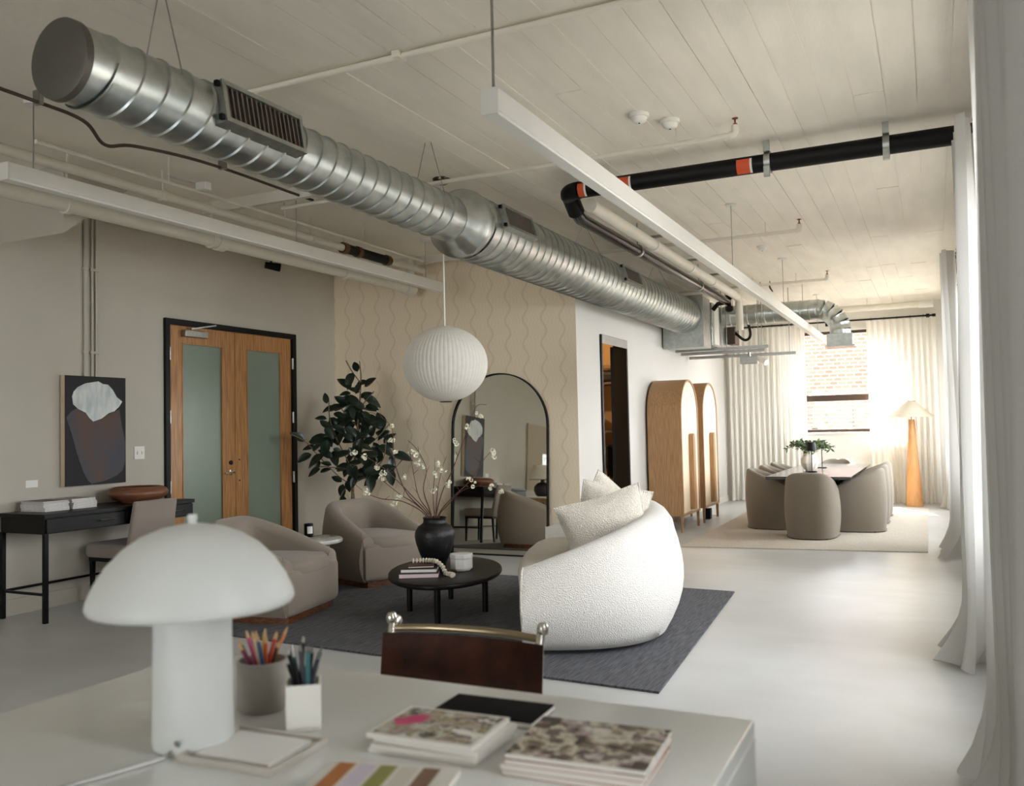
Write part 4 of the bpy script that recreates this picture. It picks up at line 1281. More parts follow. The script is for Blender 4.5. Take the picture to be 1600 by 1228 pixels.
pillow('nearest boucle pillow leaning on the sofa back', (-1.93, 5.38, .665), (R(14), R(-16), R(24)), .56, .50, .11, BOUCLE2)
pillow('middle boucle pillow leaning on the sofa back', (-1.99, 5.62, .70), (R(10), R(12), R(40)), .50, .50, .10, BOUCLE2)
pillow('farthest boucle pillow leaning on the sofa back', (-2.10, 5.85, .70), (R(8), R(30), R(62)), .50, .50, .09, BOUCLE2)

# ------------------------------------------------------------------ mirror
mr = thing('floor_mirror', 'tall arched floor mirror in a thin black frame against the wallpaper', 'mirror', (-4.20, 8.335, 0))
mr.rotation_euler = (R(-2.8), 0, R(-.35))
mw, mh = .575, 1.935
def arch(wd_, hh, inset, n_=28):
    r_ = wd_ - inset
    out = [(-r_, inset), (r_, inset)]
    zc_ = hh - wd_
    for i in range(n_ + 1):
        a = math.pi * i / n_
        out.append((r_ * math.cos(a), zc_ + r_ * math.sin(a)))
    return out
A0, A1 = arch(mw, mh, 0), arch(mw, mh, .013)
fr = MB()
n_ = len(A0)
vs = [(p[0], y, p[1]) for y in (-.03, .012) for P_ in (A0, A1) for p in P_]
q = []
for i in range(n_):
    j = (i + 1) % n_
    q += [(i, j, n_ + j, n_ + i), (2 * n_ + i, 3 * n_ + i, 3 * n_ + j, 2 * n_ + j), (i, 2 * n_ + i, 2 * n_ + j, j), (n_ + i, n_ + j, 3 * n_ + j, 3 * n_ + i)]
fr.add(vs, [t_[::-1] for t_ in q]).build('frame', BLACK, mr)
MB().prism(arch(mw, mh, .012), -.008, 0, 'xz').build('mirror_glass', MIRROR, mr, smooth=False)
MB().prism(arch(mw, mh, .012), .001, .01, 'xz').build('backing', BLACK, mr, smooth=False)

# ------------------------------------------------------------------ ficus
fc = thing('potted_ficus', 'dark green rubber fig tree in the corner behind the armchair', 'plant', (-5.62, 7.72, 0))
MB().lathe([(0, 0), (.15, 0), (.16, .01), (.2, .34), (.205, .36), (.19, .36), (.18, .31), (0, .3)], 32).build('pot', mat('pot_grey', '#8a857c', .7, var=.1), fc)
MB().lathe([(0, .315), (.182, .312)], 24).build('soil', mat('soil', '#2a2018', .95, bump=.5, bscale=60), fc)
KF = 9.35 / 1370.5
def fp_(px, py, d=0):
    return RV * ((px - 551) * KF) + Vector((0, 0, 1.34 + (676 - py) * KF)) + FV * d
MB().tube([(0, .0, .3), fp_(549, 800), fp_(551, 760), fp_(556, 700), fp_(563, 640), fp_(566, 590), fp_(564, 565)], [.022, .018, .016, .013, .01, .007, .004], 8).tube([(.02, .02, .3), fp_(553, 800, .02), fp_(550, 760, .02)], [.014, .011, .01], 8).build('trunk', BARK, fc)
BRN = [[(551, 760), (530, 745), (500, 712), (482, 690), (462, 678)], [(551, 757), (575, 745), (600, 720), (606, 690)], [(553, 738), (535, 705), (517, 660), (515, 625)], [(556, 710), (585, 690), (608, 665)], [(560, 670), (540, 650), (530, 640)], [(563, 640), (578, 625), (590, 615)], [(565, 600), (552, 580), (545, 565)], [(551, 755), (535, 770), (528, 790)], [(553, 735), (500, 730), (485, 735)], [(555, 715), (580, 740), (600, 748), (630, 718)]]
for i, b in enumerate(BRN):
    dd_ = (i % 5 - 2) * .09
    MB().tube(bez([fp_(x, y, dd_ * j / (len(b) - 1)) for j, (x, y) in enumerate(b)], 4), .0055, 6).build('branch', BARK, fc)
def leafmesh(L_, W_, curl):
    def fn(u, v):
        t_ = v
        w_ = W_ * math.sin(math.pi * t_ ** .8) ** .8 if 0 < t_ < 1 else 0
        x = (u * 2 - 1) * w_
        return (x, L_ * t_, -curl * L_ * t_ * t_ + abs(u * 2 - 1) * w_ * .35)
    return MB().grid(fn, 5, 8).mesh('leaf', LEAF)
LM = [leafmesh(.155, .043, .2), leafmesh(.18, .048, .35), leafmesh(.13, .035, .1)]
# (px, py, direction in degrees seen from the room) of the leaves that show singly
LV = [(556, 575, 120), (553, 590, 250), (563, 600, 15), (572, 600, 40), (548, 605, 140), (557, 612, 155), (569, 620, 20), (575, 625, 350), (545, 617, 190), (565, 612, 60), (548, 625, 170), (572, 640, 340), (580, 632, 350), (562, 632, 110), (515, 625, 110), (543, 632, 170), (560, 645, 250), (575, 650, 320), (513, 638, 195), (520, 640, 40), (530, 640, 30), (545, 650, 200), (550, 655, 160), (510, 655, 170), (525, 660, 25), (548, 665, 215), (510, 665, 140), (570, 660, 310), (577, 655, 330), (545, 672, 195), (553, 678, 160), (510, 680, 200), (516, 675, 300), (500, 685, 165), (540, 690, 10), (560, 695, 5), (590, 680, 340), (580, 690, 200), (600, 670, 70), (602, 665, 120), (490, 690, 20), (480, 700, 190), (475, 685, 150), (485, 712, 190), (500, 700, 30), (515, 695, 250), (505, 715, 200), (530, 705, 320), (520, 712, 280), (535, 712, 20), (545, 720, 60), (555, 705, 30), (565, 715, 20), (575, 700, 330), (585, 705, 310), (598, 702, 325), (605, 695, 300), (595, 715, 240), (575, 725, 290), (610, 720, 250), (603, 735, 20), (540, 730, 240), (550, 738, 110), (560, 735, 250), (548, 748, 220), (556, 752, 260), (535, 730, 190), (525, 735, 30), (515, 725, 160), (500, 735, 190), (590, 745, 200), (600, 740, 40), (583, 750, 280), (570, 740, 160), (545, 758, 280), (533, 765, 250), (540, 780, 265), (560, 725, 180), (612, 740, 280), (580, 738, 20), (530, 750, 150), (568, 690, 260), (540, 675, 130), (590, 660, 10), (522, 690, 100), (618, 715, 350), (565, 655, 100), (536, 655, 60)]
for i in range(46):
    x_, y_ = rnd.uniform(490, 612), rnd.uniform(625, 752)
    if abs(x_ - 555) < 18 + (y_ - 600) * .38:
        LV.append((x_, y_, rnd.uniform(0, 360)))
for i, (x, y, a) in enumerate(LV):
    d = rnd.uniform(-.2, .2)
    a = R(a + rnd.uniform(-12, 12))
    dr_ = RV * math.cos(a) + Vector((0, 0, math.sin(a))) + FV * rnd.uniform(-.55, .35)
    dr_.normalize()
    nrm = (-FV * .8 + Vector((0, 0, .7)) + RV * rnd.uniform(-.4, .4))
    nrm = (nrm - dr_ * nrm.dot(dr_)).normalized()
    sx_ = dr_.cross(nrm)
    M_ = Matrix((sx_, dr_, nrm)).transposed().to_4x4()
    M_.translation = fp_(x, y, d) - dr_ * .05
    inst(LM[i % 3], 'leaf', fc, M_ @ Matrix.Scale(rnd.uniform(.9, 1.3), 4))

# ------------------------------------------------------------------ arched cabinets
def cabinet(lab, y0):
    W, DP, zb, zt = .86, .44, .20, 1.92
    c = thing('arched_cabinet', lab, 'cabinet', (XC + .03, y0 + W / 2, 0), 0, 'arched oak cabinets')
    r_ = W / 2
    def ar(inset, n_=26):
        q = r_ - inset
        return [(-q, zb + inset), (q, zb + inset)] + [(q * math.cos(math.pi * i / n_), zt - r_ + q * math.sin(math.pi * i / n_)) for i in range(n_ + 1)]
    A0, A1 = ar(0), ar(.028)
    n_ = len(A0)
    sh = MB()
    vs = [(x, p[0], p[1]) for x in (0, DP) for P_ in (A0, A1) for p in P_]
    q = []
    for i in range(n_):
        j = (i + 1) % n_
        q += [(i, n_ + i, n_ + j, j), (2 * n_ + i, 2 * n_ + j, 3 * n_ + j, 3 * n_ + i), (i, j, 2 * n_ + j, 2 * n_ + i), (n_ + i, 3 * n_ + i, 3 * n_ + j, n_ + j)]
    sh.add(vs, q).build('carcass', OAK, c, bevel=.006)
    MB().prism(ar(.027), .005, .02, 'yz').build('back_panel', OAK, c, smooth=False)
    full = ar(.031)
    for s in (-1, 1):
        if s > 0:
            half = [(.0015, zb + .031)] + [p for p in full[1:] if p[0] > .0015] + [(.0015, zt - .031)]
        else:
            half = [(-.0015, zt - .031)] + [p for p in full[2:] if p[0] < -.0015] + [(-r_ + .031, zb + .031), (-.0015, zb + .031)]
        d = MB().prism(half, DP - .035, DP - .012, 'yz').build('door', OAKL, c, smooth=False)
        g = MB()
        hw = .055
        ya, yb = (.002, hw) if s > 0 else (-hw, -.002)
        prof = [(ya, .26), (yb, .26)]
        if s > 0:
            prof += [(hw * math.cos(R(90) * i / 8) if i < 8 else .002, 1.17 + hw * math.sin(R(90) * i / 8)) for i in range(9)]
        else:
            prof = [(-hw, .26), (-.002, .26)] + [(-hw * math.sin(R(90) * i / 8) if i else -.002, 1.17 + hw * math.cos(R(90) * i / 8)) for i in range(9)]
        g.prism(prof, DP - .012, DP + .05, 'yz').build('pull', OAK, d, bevel=.003)
    for x in (.03, DP - .03):
        for y in (-r_ + .025, r_ - .025):
            MB().lathe([(.015, 0), (.021, zb + .02)], 14, (x, y, 0)).build('leg', OAK, c)
    return c
cabinet('arched oak cabinet nearer the camera on the corridor wall', 10.74)
cabinet('arched oak cabinet farther down the corridor wall by the curtains', 11.88)
pa = thing('power_adapter', 'small black power box with a cord under the farther cabinet', 'adapter', (-2.95, 12.45, 0))
MB().box(-.05, -.05, 0, .05, .05, .15).build('body', BLACK, pa, bevel=.006)
MB().tube(bez([(.0, .05, .03), (.1, .15, .01), (.05, .35, .008), (-.1, .5, .01)]), .005, 6).build('cord', PLASTIC, pa)

# ------------------------------------------------------------------ dining area
RB = .011
TX, TY0, TY1, TZ2 = -1.36, 10.68, 14.05, .705
tb = thing('dining_table', 'long black dining table on the beige rug', 'table', (TX, (TY0 + TY1) / 2, RB))
MB().box(-.475, TY0 - (TY0 + TY1) / 2, TZ2 - .045, .475, TY1 - (TY0 + TY1) / 2, TZ2 - RB).build('top', mat('table_black', '#17130f', .22, var=.3, vscale=5, stretch=(10, 1, 1), coat=.2), tb, bevel=.004)
for y in (-.95, .95):
    MB().box(-.2, y - .16, 0, .2, y + .16, TZ2 - .08).build('pedestal', BLACKW, tb, bevel=.01)
MB().box(-.3, -1.35, TZ2 - .09, .3, 1.35, TZ2 - .045).build('apron', BLACKW, tb, bevel=.004)
def slip_chair(lab, x, y, rz):
    c = thing('dining_chair', lab, 'chair', (x, y, RB), rz, 'linen slipcovered dining chairs')
    sh, P = shell(.27, .54, .57, 3.2, .075, .755, .55, .012, .40, bulge=.022, inset=.012, power=1.15, k=48, thf=.055)
    sh.build('slipcover', LINEN, c, ang=60)
    inner = ushape(.24, .45, .46, 3.2, 26)
    MB().pad(inner + [(.27, .22), (.29, 0), (.27, -.22)], .33, .46, .035, .01).build('seat', LINEN, c, ang=60)
    MB().pad([(.25, -.25), (.272, -.23), (.28, 0), (.272, .23), (.25, .25), (-.1, .18), (-.1, -.18)], .012, .36, .01).build('front_skirt', LINEN, c, ang=60)
    MB().tube([(p[0], p[1] * 1.0, .016) for p in P[::3]], .006, 6).build('hem', LINEN, c)
    for p in ((-.15, -.18), (-.15, .18), (.2, -.18), (.2, .18)):
        MB().lathe([(.015, 0), (.015, .03)], 8, (p[0], p[1], 0)).build('foot', BLACK, c)
    return c
slip_chair('linen slipcovered chair at the near end of the dining table', -1.33, 10.66, R(90))
slip_chair('linen slipcovered chair at the far end of the dining table', -1.36, 14.2, R(-90))
for k, y in enumerate((11.52, 12.42, 13.32)):
    o = ('nearest', 'middle', 'farthest')[k]
    slip_chair('linen slipcovered chair on the cabinet side of the dining table, ' + o, -1.93, y, 0)
    slip_chair('linen slipcovered chair on the window side of the dining table, ' + o, -.84, y, R(180))
TB = TZ2 + .0005
v2 = thing('vase', 'white ribbed vase with greenery on the dining table', 'vase', (-1.49, 12.0, TB))
def ribv(u, v):
    prof = [(.05, 0), (.085, .04), (.11, .1), (.105, .16), (.075, .21), (.05, .24), (.055, .26)]
    s = v * (len(prof) - 1)
    i = min(int(s), len(prof) - 2)
    f_ = s - i
    r_ = prof[i][0] + (prof[i + 1][0] - prof[i][0]) * f_
    z_ = prof[i][1] + (prof[i + 1][1] - prof[i][1]) * f_
    a = 2 * math.pi * u
    r_ *= 1 + .06 * math.sin(9 * a)
    return (r_ * math.cos(a), r_ * math.sin(a), z_)
MB().grid(ribv, 54, 25, True).lathe([(0, .002), (.05, 0)], 24).build('body', mat('vase_white', '#e4dccd', .5, var=.15, vscale=8), v2)
SPL = mat('sprig_leaf', '#2f4a26', .5, var=.4, vscale=30, col2='#566a36')
for k in range(9):
    a = 2 * math.pi * k / 9 + .2
    sp_ = thing('leafy_sprig', 'green leafy sprig spilling from the white vase on the dining table', 'foliage', (-1.49, 12.0, TB + .2), group='sprigs in the white dining table vase')
    rr_ = rnd.uniform(.2, .32)
    c = bez([(0, 0, -.1), (.03 * math.cos(a), .03 * math.sin(a), .04), (rr_ * .5 * math.cos(a), rr_ * .5 * math.sin(a), .13 + rnd.uniform(0, .05)), (rr_ * math.cos(a), rr_ * math.sin(a), .10 + rnd.uniform(-.06, .06))], 7)
    MB().tube(c, .003, 5).build('stem', SPL, sp_)
    lv = MB()
    for i in range(5, len(c)):
        for s in (-1, 1, 2):
            d = Vector((rnd.uniform(-1, 1), rnd.uniform(-1, 1), rnd.uniform(-.7, .5))).normalized() * rnd.uniform(.05, .085)
            p = c[i]
            q_ = d.orthogonal().normalized() * .013
            lv.add([p, p + d * .5 + q_, p + d, p + d * .5 - q_ + Vector((0, 0, .004))], [(0, 1, 2, 3)])
    lv.build('foliage', SPL, sp_, smooth=False)['kind'] = 'stuff'
for k, (x, y) in enumerate(((-1.43, 11.72), (-1.42, 12.75))):
    l = thing('table_lamp', ('small black cordless table lamp in front of the white vase', 'small black cordless table lamp behind the white vase')[k], 'lamp', (x, y, TB), group='cordless lamps on the dining table')
    MB().lathe([(0, 0), (.06, 0), (.062, .006), (.058, .012), (0, .014)], 24).build('base', BLACK, l)
    MB().tube([(0, 0, .012), (0, 0, .30)], .006, 8).build('stem', BLACK, l)
    MB().lathe([(.068, .27), (.05, .375), (.046, .375), (.064, .27)], 24).lathe([(0, .371), (.048, .373)], 24).build('shade', BLACK, l)
flm = thing('floor_lamp', 'floor lamp with a tall tapered orange wooden base and white cone shade', 'lamp', (-.33, 15.02, 0))
def hexp(u, v):
    a = 2 * math.pi * u
    r_ = .128 + (.045 - .128) * v
    r_ *= 1 - .02 * math.cos(6 * a)
    return (r_ * math.cos(a), r_ * math.sin(a), .002 + 1.345 * v)
MB().grid(hexp, 36, 12, True).lathe([(0, 1.347), (.045, 1.347)][::-1], 36).build('base', TERRA, flm)
MB().tube([(0, 0, 1.345), (0, 0, 1.55)], .01, 8).build('stem', STEEL, flm)
MB().lathe([(.33, 1.385), (.07, 1.625), (.065, 1.625), (.325, 1.385)], 48).build('shade', sheer('floor_lamp_shade', '#efe6d4', 1.0, 60), flm)
MB().lathe([(.066, 1.622), (.072, 1.628), (.066, 1.634)], 24).tube([(-.065, 0, 1.625), (.065, 0, 1.625)], .003, 6).build('shade_ring', STEEL, flm)

# ------------------------------------------------------------------ white desk in the foreground
wk = thing('desk', 'glossy white desk in the foreground', 'desk', (-1.09, 1.29, 0))
DX0, DX1, DY0_, DY1_, DZ_ = -1.83, -.345, .72, 1.80, .75
MB().box(DX0, DY0_, DZ_ - .032, DX1, DY1_, DZ_).build('top', WHITE, wk, w=True, bevel=.003)
def arch_leg(x0, x1):
    y0, y1 = DY0_, DY1_
    lw = .085
    o = [(y0, 0), (y0 + lw, 0), (y0 + lw, .42)]
    n_ = 18
    ym, hw = (y0 + y1) / 2, (y1 - y0) / 2 - lw
    for i in range(1, n_):
        a = math.pi * (1 - i / n_)
        o.append((ym + hw * math.copysign(abs(math.cos(a)) ** .55, math.cos(a)), .42 + .27 * math.sin(a) ** .55))
    o += [(y1 - lw, .42), (y1 - lw, 0), (y1, 0), (y1, DZ_ - .033), (y0, DZ_ - .033)]
    return MB().prism(o, x0, x1, 'yz')
arch_leg(DX0, DX0 + .035).build('end_panel', WHITE, wk, w=True, bevel=.002)
arch_leg(DX1 - .035, DX1).build('end_panel', WHITE, wk, w=True, bevel=.002)
D0 = DZ_ + .0005
ml = thing('table_lamp', 'white mushroom shaped table lamp on the white desk', 'lamp', (-1.30, 1.265, D0))
MB().lathe([(0, 0), (.068, 0), (.073, .004), (.075, .015), (.073, .1), (.0715, .30), (.05, .305), (0, .305)], 56).build('base', LAMPW, ml)
MB().lathe([(.06, .285), (.12, .268), (.17, .262), (.186, .264), (.1905, .272), (.188, .284), (.176, .312), (.155, .345), (.127, .374), (.095, .396), (.058, .411), (.02, .418), (0, .419)], 72).build('shade', LAMPW, ml, ang=70)
MB().lathe([(.009, .412), (.008, .424), (.0095, .428), (.0085, .436), (0, .437)], 20).build('finial', LAMPW, ml)
MB().tube(bez([(.02, -.072, .012), (.01, -.10, .004), (-.04, -.25, .004), (-.10, -.40, .004), (-.12, -.53, .004)]), .003, 6).build('cord', STEEL, ml)
MB().tube([(.03, -.064, .02), (.033, -.075, .03)], .004, 6).build('switch', STEEL, ml)

pc = thing('pencil_cup', 'round grey stone cup of coloured pencils beside the mushroom lamp', 'cup', (-1.325, 1.485, D0))
MB().lathe([(0, .0), (.05, 0), (.053, .004), (.0535, .102), (.048, .104), (.046, .1), (.045, .01), (0, .008)], 40).build('body', mat('cup_stone', '#a39c95', .8, var=.12, vscale=20), pc)
cols = ['#b8452e', '#d38a5a', '#1f7c84', '#a5262c', '#cfae4e', '#d79a8a', '#29506e', '#3a6b4a', '#c24a78', '#7a2f4a', '#e0c9a0', '#44618f', '#d0562a', '#5a3b2a']
cnames = ['brick red', 'tan orange', 'teal', 'crimson', 'mustard yellow', 'salmon pink', 'dark blue', 'forest green', 'magenta pink', 'plum', 'cream', 'denim blue', 'bright orange', 'dark brown']
for k, c in enumerate(cols):
    a = 2 * math.pi * k / len(cols) * 1.0 + .3
    rr_ = .022 + .014 * (k % 2)
    p0 = Vector((rr_ * .6 * math.cos(a + 2.6), rr_ * .6 * math.sin(a + 2.6), .012))
    p1 = Vector((rr_ * 1.5 * math.cos(a), rr_ * 1.5 * math.sin(a), .145 + .03 * rnd.random()))
    pn = thing('pencil', '%s pencil standing in the round grey cup' % cnames[k], 'pencil', (-1.325, 1.485, D0), group='coloured pencils in the grey cup')
    q = p0.lerp(p1, .9)
    MB().tube([p0, q], .0042, 6).build('barrel', mat('pencil_' + c[1:], c, .4), pn)
    MB().tube([q, p1], [.0042, .0012], 6).build('tip', mat('pencil_wood', '#d2ab7c', .6), pn)
wc = thing('pen_cup', 'square white cup of black pens on the white desk', 'cup', (-1.165, 1.425, D0), R(38))
t_ = .004
u_ = .034
MB().box(-u_, -u_, 0, u_, u_, t_).box(-u_, -u_, t_, u_, -u_ + t_, .09).box(-u_, u_ - t_, t_, u_, u_, .09).box(-u_, -u_ + t_, t_, -u_ + t_, u_ - t_, .09).box(u_ - t_, -u_ + t_, t_, u_, u_ - t_, .09).build('body', PLASTIC, wc, bevel=.001)
for k in range(11):
    a = 2 * math.pi * k / 11
    rr_ = .012 + .01 * (k % 3) / 2
    p0 = Vector((rr_ * math.cos(a + 2.2) * .7, rr_ * math.sin(a + 2.2) * .7, .008))
    p1 = Vector((rr_ * 1.7 * math.cos(a), rr_ * 1.7 * math.sin(a), .125 + .035 * rnd.random()))
    pn = thing('pen', '%s pen standing in the square white cup' % ('black', 'dark grey', 'teal', 'black', 'black', 'dark grey', 'teal', 'black', 'black', 'dark grey', 'teal')[k], 'pen', (-1.165, 1.425, D0), group='pens in the square white cup')
    MB().tube([p0, p0.lerp(p1, .6), p1], [.0045, .005, .0048], 8).build('barrel', (BLACK, mat('pen_grey', '#4a4650', .4), mat('pen_teal', '#3f6f72', .4), BLACK)[k % 4], pn)
    MB().tube([p1, p1 + (p1 - p0).normalized() * .012], [.003, .0025], 8).build('clicker', STEEL, pn)
ty = thing('paper_tray', 'shallow white tray holding a note pad on the white desk', 'tray', (-1.155, 1.27, D0), R(3))
MB().box(-.105, -.085, 0, .105, .085, .004).box(-.105, -.085, .004, .105, -.08, .014).box(-.105, .08, .004, .105, .085, .014).box(-.105, -.08, .004, -.1, .08, .014).box(.1, -.08, .004, .105, .08, .014).build('tray', mat('tray_greige', '#bdb6ab', .5), ty, bevel=.001)
npd = thing('note_pad', 'white note pad lying in the shallow tray', 'note pad', (-1.155, 1.27, D0 + .0045), R(3))
for k in range(4):
    MB().box(-.082, -.064, k * .002, .082, .064, k * .002 + .0019).build('sheet', CARD, npd, smooth=False)
def cover(name, cols_, seed):
    mt = bpy.data.materials.new(name)
    mt.use_nodes = True
    N, L = mt.node_tree.nodes, mt.node_tree.links
    b = N['Principled BSDF']
    b.inputs['Roughness'].default_value = .25
    tc, n1, cr, mp_ = N.new('ShaderNodeTexCoord'), N.new('ShaderNodeTexNoise'), N.new('ShaderNodeValToRGB'), N.new('ShaderNodeMapping')
    mp_.inputs['Location'].default_value = (seed, seed * 2, 0)
    L.new(tc.outputs['Object'], mp_.inputs[0])
    L.new(mp_.outputs[0], n1.inputs['Vector'])
    n1.inputs['Scale'].default_value = 13
    n1.inputs['Detail'].default_value = 9
    n1.inputs['Roughness'].default_value = .62
    n1.inputs['Distortion'].default_value = .15
    vo, ad = N.new('ShaderNodeTexVoronoi'), N.new('ShaderNodeMath')
    vo.distance = 'CHEBYCHEV'
    vo.inputs['Scale'].default_value = 26
    L.new(mp_.outputs[0], vo.inputs['Vector'])
    sp2 = N.new('ShaderNodeSeparateColor')
    L.new(vo.outputs['Color'], sp2.inputs[0])
    ad.operation = 'MULTIPLY_ADD'
    L.new(sp2.outputs[0], ad.inputs[0])
    ad.inputs[1].default_value = .3
    sb_ = N.new('ShaderNodeMath')
    sb_.operation = 'SUBTRACT'
    L.new(n1.outputs['Fac'], sb_.inputs[0])
    sb_.inputs[1].default_value = .15
    L.new(sb_.outputs[0], ad.inputs[2])
    L.new(ad.outputs[0], cr.inputs[0])
    el = cr.color_ramp.elements
    ps = [.32 + .38 * i / (len(cols_) - 1) for i in range(len(cols_))]
    el[0].position, el[1].position = ps[0], ps[1]
    el[0].color, el[1].color = H(cols_[0]), H(cols_[1])
    for p, c in zip(ps[2:], cols_[2:]):
        e_ = el.new(p)
        e_.color = H(c)
    L.new(cr.outputs[0], b.inputs['Base Color'])
    return mt
CV1 = cover('magazine_garden', ['#2a2620', '#6f6a5e', '#cfc9be', '#7d7a48', '#b8a49c', '#3c332d', '#e2ddd4'], 3)
CV2 = cover('magazine_kitchen', ['#1d1711', '#4a3a2c', '#8d7f6e', '#cfc6b4', '#3a2c20', '#8e7a78', '#c9c2b8'], 8)
CV3 = cover('magazine_stripe', ['#c9c3b8', '#b3703a', '#8fa06a', '#c2b9c6', '#7a5a48'], 5)
CVP = mat('cover_plain_white', '#d9d4cb', .3)
CVO = mat('cover_orange', '#a35a22', .3, var=.3, vscale=10)
def pile(lab, grp, x, y, sx, sy, rz, covs, th=.0085):
    z = D0
    for k, cv in enumerate(covs):
        pos = 'on top of' if k == len(covs) - 1 else ('at the bottom of' if k == 0 else 'inside')
        if 0 < k < len(covs) - 1:
            pos = ('second from the bottom of', 'third from the bottom of', 'fourth from the bottom of')[k - 1]
        mg = thing('magazine', 'magazine %s the %s pile on the white desk' % (pos, lab), 'magazine', (x + rnd.uniform(-.006, .006), y + rnd.uniform(-.005, .005), z), rz + rnd.uniform(-.025, .025), grp)
        MB().box(-sx / 2, -sy / 2 + .001, .0008, sx / 2 - .001, sy / 2 - .001, th - .001).build('pages', PAPER, mg, smooth=False)
        MB().box(-sx / 2, -sy / 2, 0, sx / 2, sy / 2, .0008).box(-sx / 2, -sy / 2, th - .001, sx / 2, sy / 2, th - .0002).box(-sx / 2 - .001, -sy / 2, 0, -sx / 2, sy / 2, th - .0002).build('cover', CVP if cv in (CV1, CV3) else cv, mg, smooth=False)
        if cv is CV3:
            for q_, cc_ in enumerate(('#b3703a', '#cfc4d4', '#8c8a4a', '#c9c3b8', '#7a5a48')):
                MB().box(-.1 + q_ * .038, -.085, th - .0002, -.07 + q_ * .038, .085, th + .0002).build('print', mat('stripe_' + cc_[1:], cc_, .3), mg, smooth=False)
        if cv is CV1:
            MB().box(-.1, -.075, th - .0002, .1, .075, th + .0001).build('print', CV1, mg, smooth=False)
            MB().prism([(-.1, .0), (-.06, .045), (-.035, .035), (-.04, .0), (-.075, -.03)], th, th + .0003).build('print', mat('print_pink', '#c22a6a', .3), mg, smooth=False)
        z += th
pile('garden magazine', 'garden magazines on the white desk', -.85, 1.44, .215, .165, R(2), [CVP, CVP, CVP, CV1], .0095)
pile('cookery magazine', 'cookery magazines on the white desk', -.57, 1.46, .245, .20, R(3), [CVO, CVP, CVO, CV2], .0095)
pile('striped magazine', 'striped magazines on the white desk', -.83, 1.19, .23, .19, R(14), [CVP, CV3], .0095)
nb_ = thing('notebook', 'large black notebook lying behind the magazines on the white desk', 'notebook', (-.845, 1.635, D0), R(2))
MB().box(-.112, -.062, 0, .112, .062, .014).build('cover', mat('cover_matt_black', '#0b0b0e', .75, spec=.15), nb_, bevel=.002)
MB().box(-.11, -.0635, .003, .113, .0605, .011).build('pages', PAPER, nb_, smooth=False)

# leather chair on the far side of the desk
lc = thing('leather_chair', 'chrome tube chair with a brown leather sling back facing the white desk', 'chair', (-1.24, 2.22, 0), R(3))
hw = .235
for s in (-1, 1):
    MB().tube(bez([(s * hw, .04, .765), (s * hw, .03, .775), (s * hw, .0, .74), (s * hw, -.03, .52), (s * hw, -.06, .44), (s * hw, -.42, .44), (s * hw, -.46, .40), (s * hw, -.46, .05), (s * hw, -.43, .013), (s * hw, .0, .013)], 6), .0125, 12).build('side_tube', CHROME, lc)
    MB().lathe([(0, -.018), (.012, -.016), (.0165, -.006), (.0165, .006), (.012, .016), (0, .018)], 14, (s * (hw + .006), .012, .782)).build('tube_end', CHROME, lc)
MB().tube([(-hw, .0, .013), (hw, .0, .013)], .0125, 12).build('floor_bar', CHROME, lc)
MB().tube(bez([(-hw, .005, .755), (-.1, .035, .757), (.1, .035, .757), (hw, .005, .755)], 6), .011, 12).build('top_bar', mat('aged_chrome', '#a39478', .3, .9), lc)
def sling(u, v):
    x = (u * 2 - 1) * (hw + .017)
    return (x, -.022 + .03 * (1 - (u * 2 - 1) ** 2) * v - .036 * (1 - v), .50 + .245 * v)
sl = MB().grid(sling, 24, 10)
k0 = len(sl.v)
sl.v += [(p[0], p[1] + .006, p[2]) for p in sl.v]
sl.f += [tuple(i + k0 for i in q[::-1]) for q in sl.f]
sl.build('backrest', LEATHER, lc, ang=60)
MB().grid(lambda u, v: ((u * 2 - 1) * hw, -.06 - .38 * v, .452 - .02 * math.sin(math.pi * u) * 1), 12, 8).grid(lambda u, v: ((1 - u * 2) * hw, -.06 - .38 * v, .446 - .02 * math.sin(math.pi * u) * 1), 12, 8).build('seat', LEATHER, lc, ang=60)

# ------------------------------------------------------------------ storage room contents
SY = 12.2
sf = thing('storage_shelf', 'dark shelving seen through the storage doorway', 'shelf', (-4.5, 12.3, 0))
for z in (.55, 1.25, 1.95):
    MB().box(-5.0, 12.05, z, -3.9, 12.55, z + .03).build('shelf_board', BRONZE, sf, w=True)
for x in (-5.0, -3.93):
    MB().box(x, 12.05, 0, x + .03, 12.55, 2.35).build('upright', BRONZE, sf, w=True)
def lump(name, lab, cat, c, s, mt, seed):
    def fn(u, v):
        a, b = 2 * math.pi * u, math.pi * (v - .5)
        k = 1 + .12 * math.sin(3 * a + seed) * math.cos(b) + .08 * math.sin(5 * b + 2 * a + seed)
        return (s[0] * math.cos(a) * math.cos(b) * k, s[1] * math.sin(a) * math.cos(b) * k, s[2] * (1 + math.sin(b)) )
    o = tag(MB().grid(fn, 24, 12, True).build(name, mt, ang=180), lab, cat)
    o.location = c
    return o
lump('folded_blanket', 'dark folded blanket on the top storage shelf', 'blanket', (-4.42, 12.25, 1.98), (.3, .16, .09), mat('blanket_dark', '#2a241f', .95), 1)
lump('folded_blanket', 'brown folded blanket lying on the dark one in storage', 'blanket', (-4.42, 12.25, 2.14), (.28, .15, .05), mat('blanket_brown', '#6a5238', .95), 2)
lump('cloth_bundle', 'cream cloth bundle on the middle storage shelf', 'bundle', (-4.52, 12.25, 1.281), (.14, .14, .2), mat('cloth_cream', '#d5c5a2', .95), 3)
bxx = thing('storage_bin', 'black storage bin under the middle storage shelf', 'bin', (-4.5, 12.25, .581))
MB().box(-.2, -.15, 0, .2, .15, .45).build('body', BLACK, bxx, bevel=.01)
MB().box(-.21, -.16, .45, .21, .16, .48).build('lid', BLACK, bxx, bevel=.008)
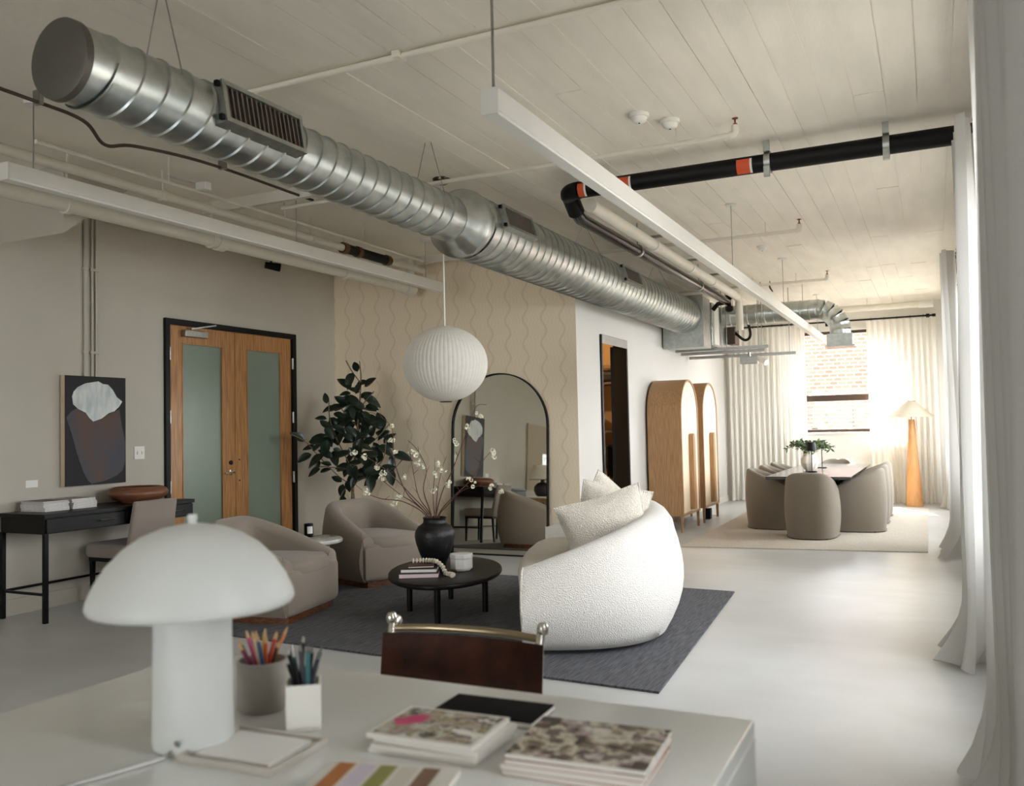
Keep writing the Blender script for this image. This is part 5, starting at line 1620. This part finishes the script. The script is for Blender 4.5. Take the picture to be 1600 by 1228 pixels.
ez = thing('easel', 'light wooden easel with a tan board inside the storage room', 'easel', (-4.2, 11.6, 0))
WDL = mat('easel_wood', '#c9a878', .6, var=.15, vscale=10)
for x in (-.08, .02):
    MB().bar((x - .1, 0, 0), (x, 0, 1.35), .03).build('leg', WDL, ez)
MB().bar((-.16, -.02, .62), (.1, -.02, .62), .05, .04).build('ledge', WDL, ez)
MB().bar((-.02, .35, 0), (-.02, .02, 1.2), .03).build('back_leg', WDL, ez)
cbx = thing('cardboard_box', 'tan cardboard box on the storage room floor', 'box', (-4.25, 11.1, 0))
MB().box(-.3, -.22, 0, .3, .22, .38).build('body', mat('cardboard', '#b08c5c', .85, var=.1, vscale=6), cbx, bevel=.004)
MB().box(-.3, -.02, .381, .3, .02, .383).build('tape', mat('tape', '#c9ae7c', .4), cbx)
brd = tag(MB().box(-.06, -.015, 0, .06, .015, .62).build('fabric_board', mat('board_olive', '#7a6a44', .9, var=.2, vscale=30)), 'olive fabric board resting on the easel in storage', 'board')
brd.location = (-4.2, 11.56, .645)
bl = thing('added_bulb', 'unseen warm bulb added to light the storage room', 'lamp', (-4.6, 10.6, ZC - .2))  # hidden bulb, added because the closed storage room needs light
MB().lathe([(0, 0), (.03, .01), (.04, .04), (.03, .08), (.018, .11)], 16).build('bulb', mat('bulb_lit', '#ffe0b0', .4, emit=('#ffc98a', 6)), bl)
MB().lathe([(.02, .11), (.03, .12), (.05, .199)], 16).build('holder', PLASTIC, bl)
pl_d = bpy.data.lights.new('added_bulb_light', 'POINT')  # added warm fill inside the storage room
pl_d.energy = 110
pl_d.color = (1, .72, .42)
pl_d.shadow_soft_size = .05
plo = bpy.data.objects.new('added_bulb_light', pl_d)
COL.objects.link(plo)
plo.location = (-4.6, 10.6, ZC - .3)

# ------------------------------------------------------------------ recess seen in the mirror
pb = thing('pinboard', 'beige pinboard with one photograph, seen in the mirror', 'pinboard', (XJ, -.1, .95))
MB().box(XJ + .005, -.75, .85, XJ + .03, .6, 2.2).build('panel', mat('pin_felt', '#b3a48e', .95, var=.05, vscale=60), pb, w=True)
MB().box(XJ + .031, -.35, 1.35, XJ + .033, -.12, 1.62).build('photo', cover('photo_print', ['#d8d8d4', '#7d8488', '#2c2e30', '#c9c9c4'], 2), pb, w=True, smooth=False)
ut = thing('utility_table', 'white metal side table with a drawer box, seen in the mirror', 'table', (-7.0, 1.15, 0))
MB().box(-.35, -.3, .68, .35, .3, .71).build('top', PLASTIC, ut, bevel=.003)
for x in (-.31, .31):
    for y in (-.26, .26):
        MB().box(x - .015, y - .015, 0, x + .015, y + .015, .68).build('leg', PLASTIC, ut)
MB().box(-.29, -.24, .42, .29, .24, .675).build('drawer_box', OAK, ut, bevel=.004)
tl = thing('table_lamp', 'table lamp with a dark round base and white shade, seen in the mirror', 'lamp', (-6.95, 1.2, .7105))
MB().lathe([(0, 0), (.08, 0), (.13, .03), (.165, .11), (.16, .19), (.11, .25), (.04, .28), (.035, .33), (0, .33)], 32).build('base', mat('lamp_dark', '#2a1f1e', .5), tl)
MB().lathe([(.27, .33), (.19, .60), (.186, .60), (.266, .33)], 40).build('shade', SHADEC, tl)
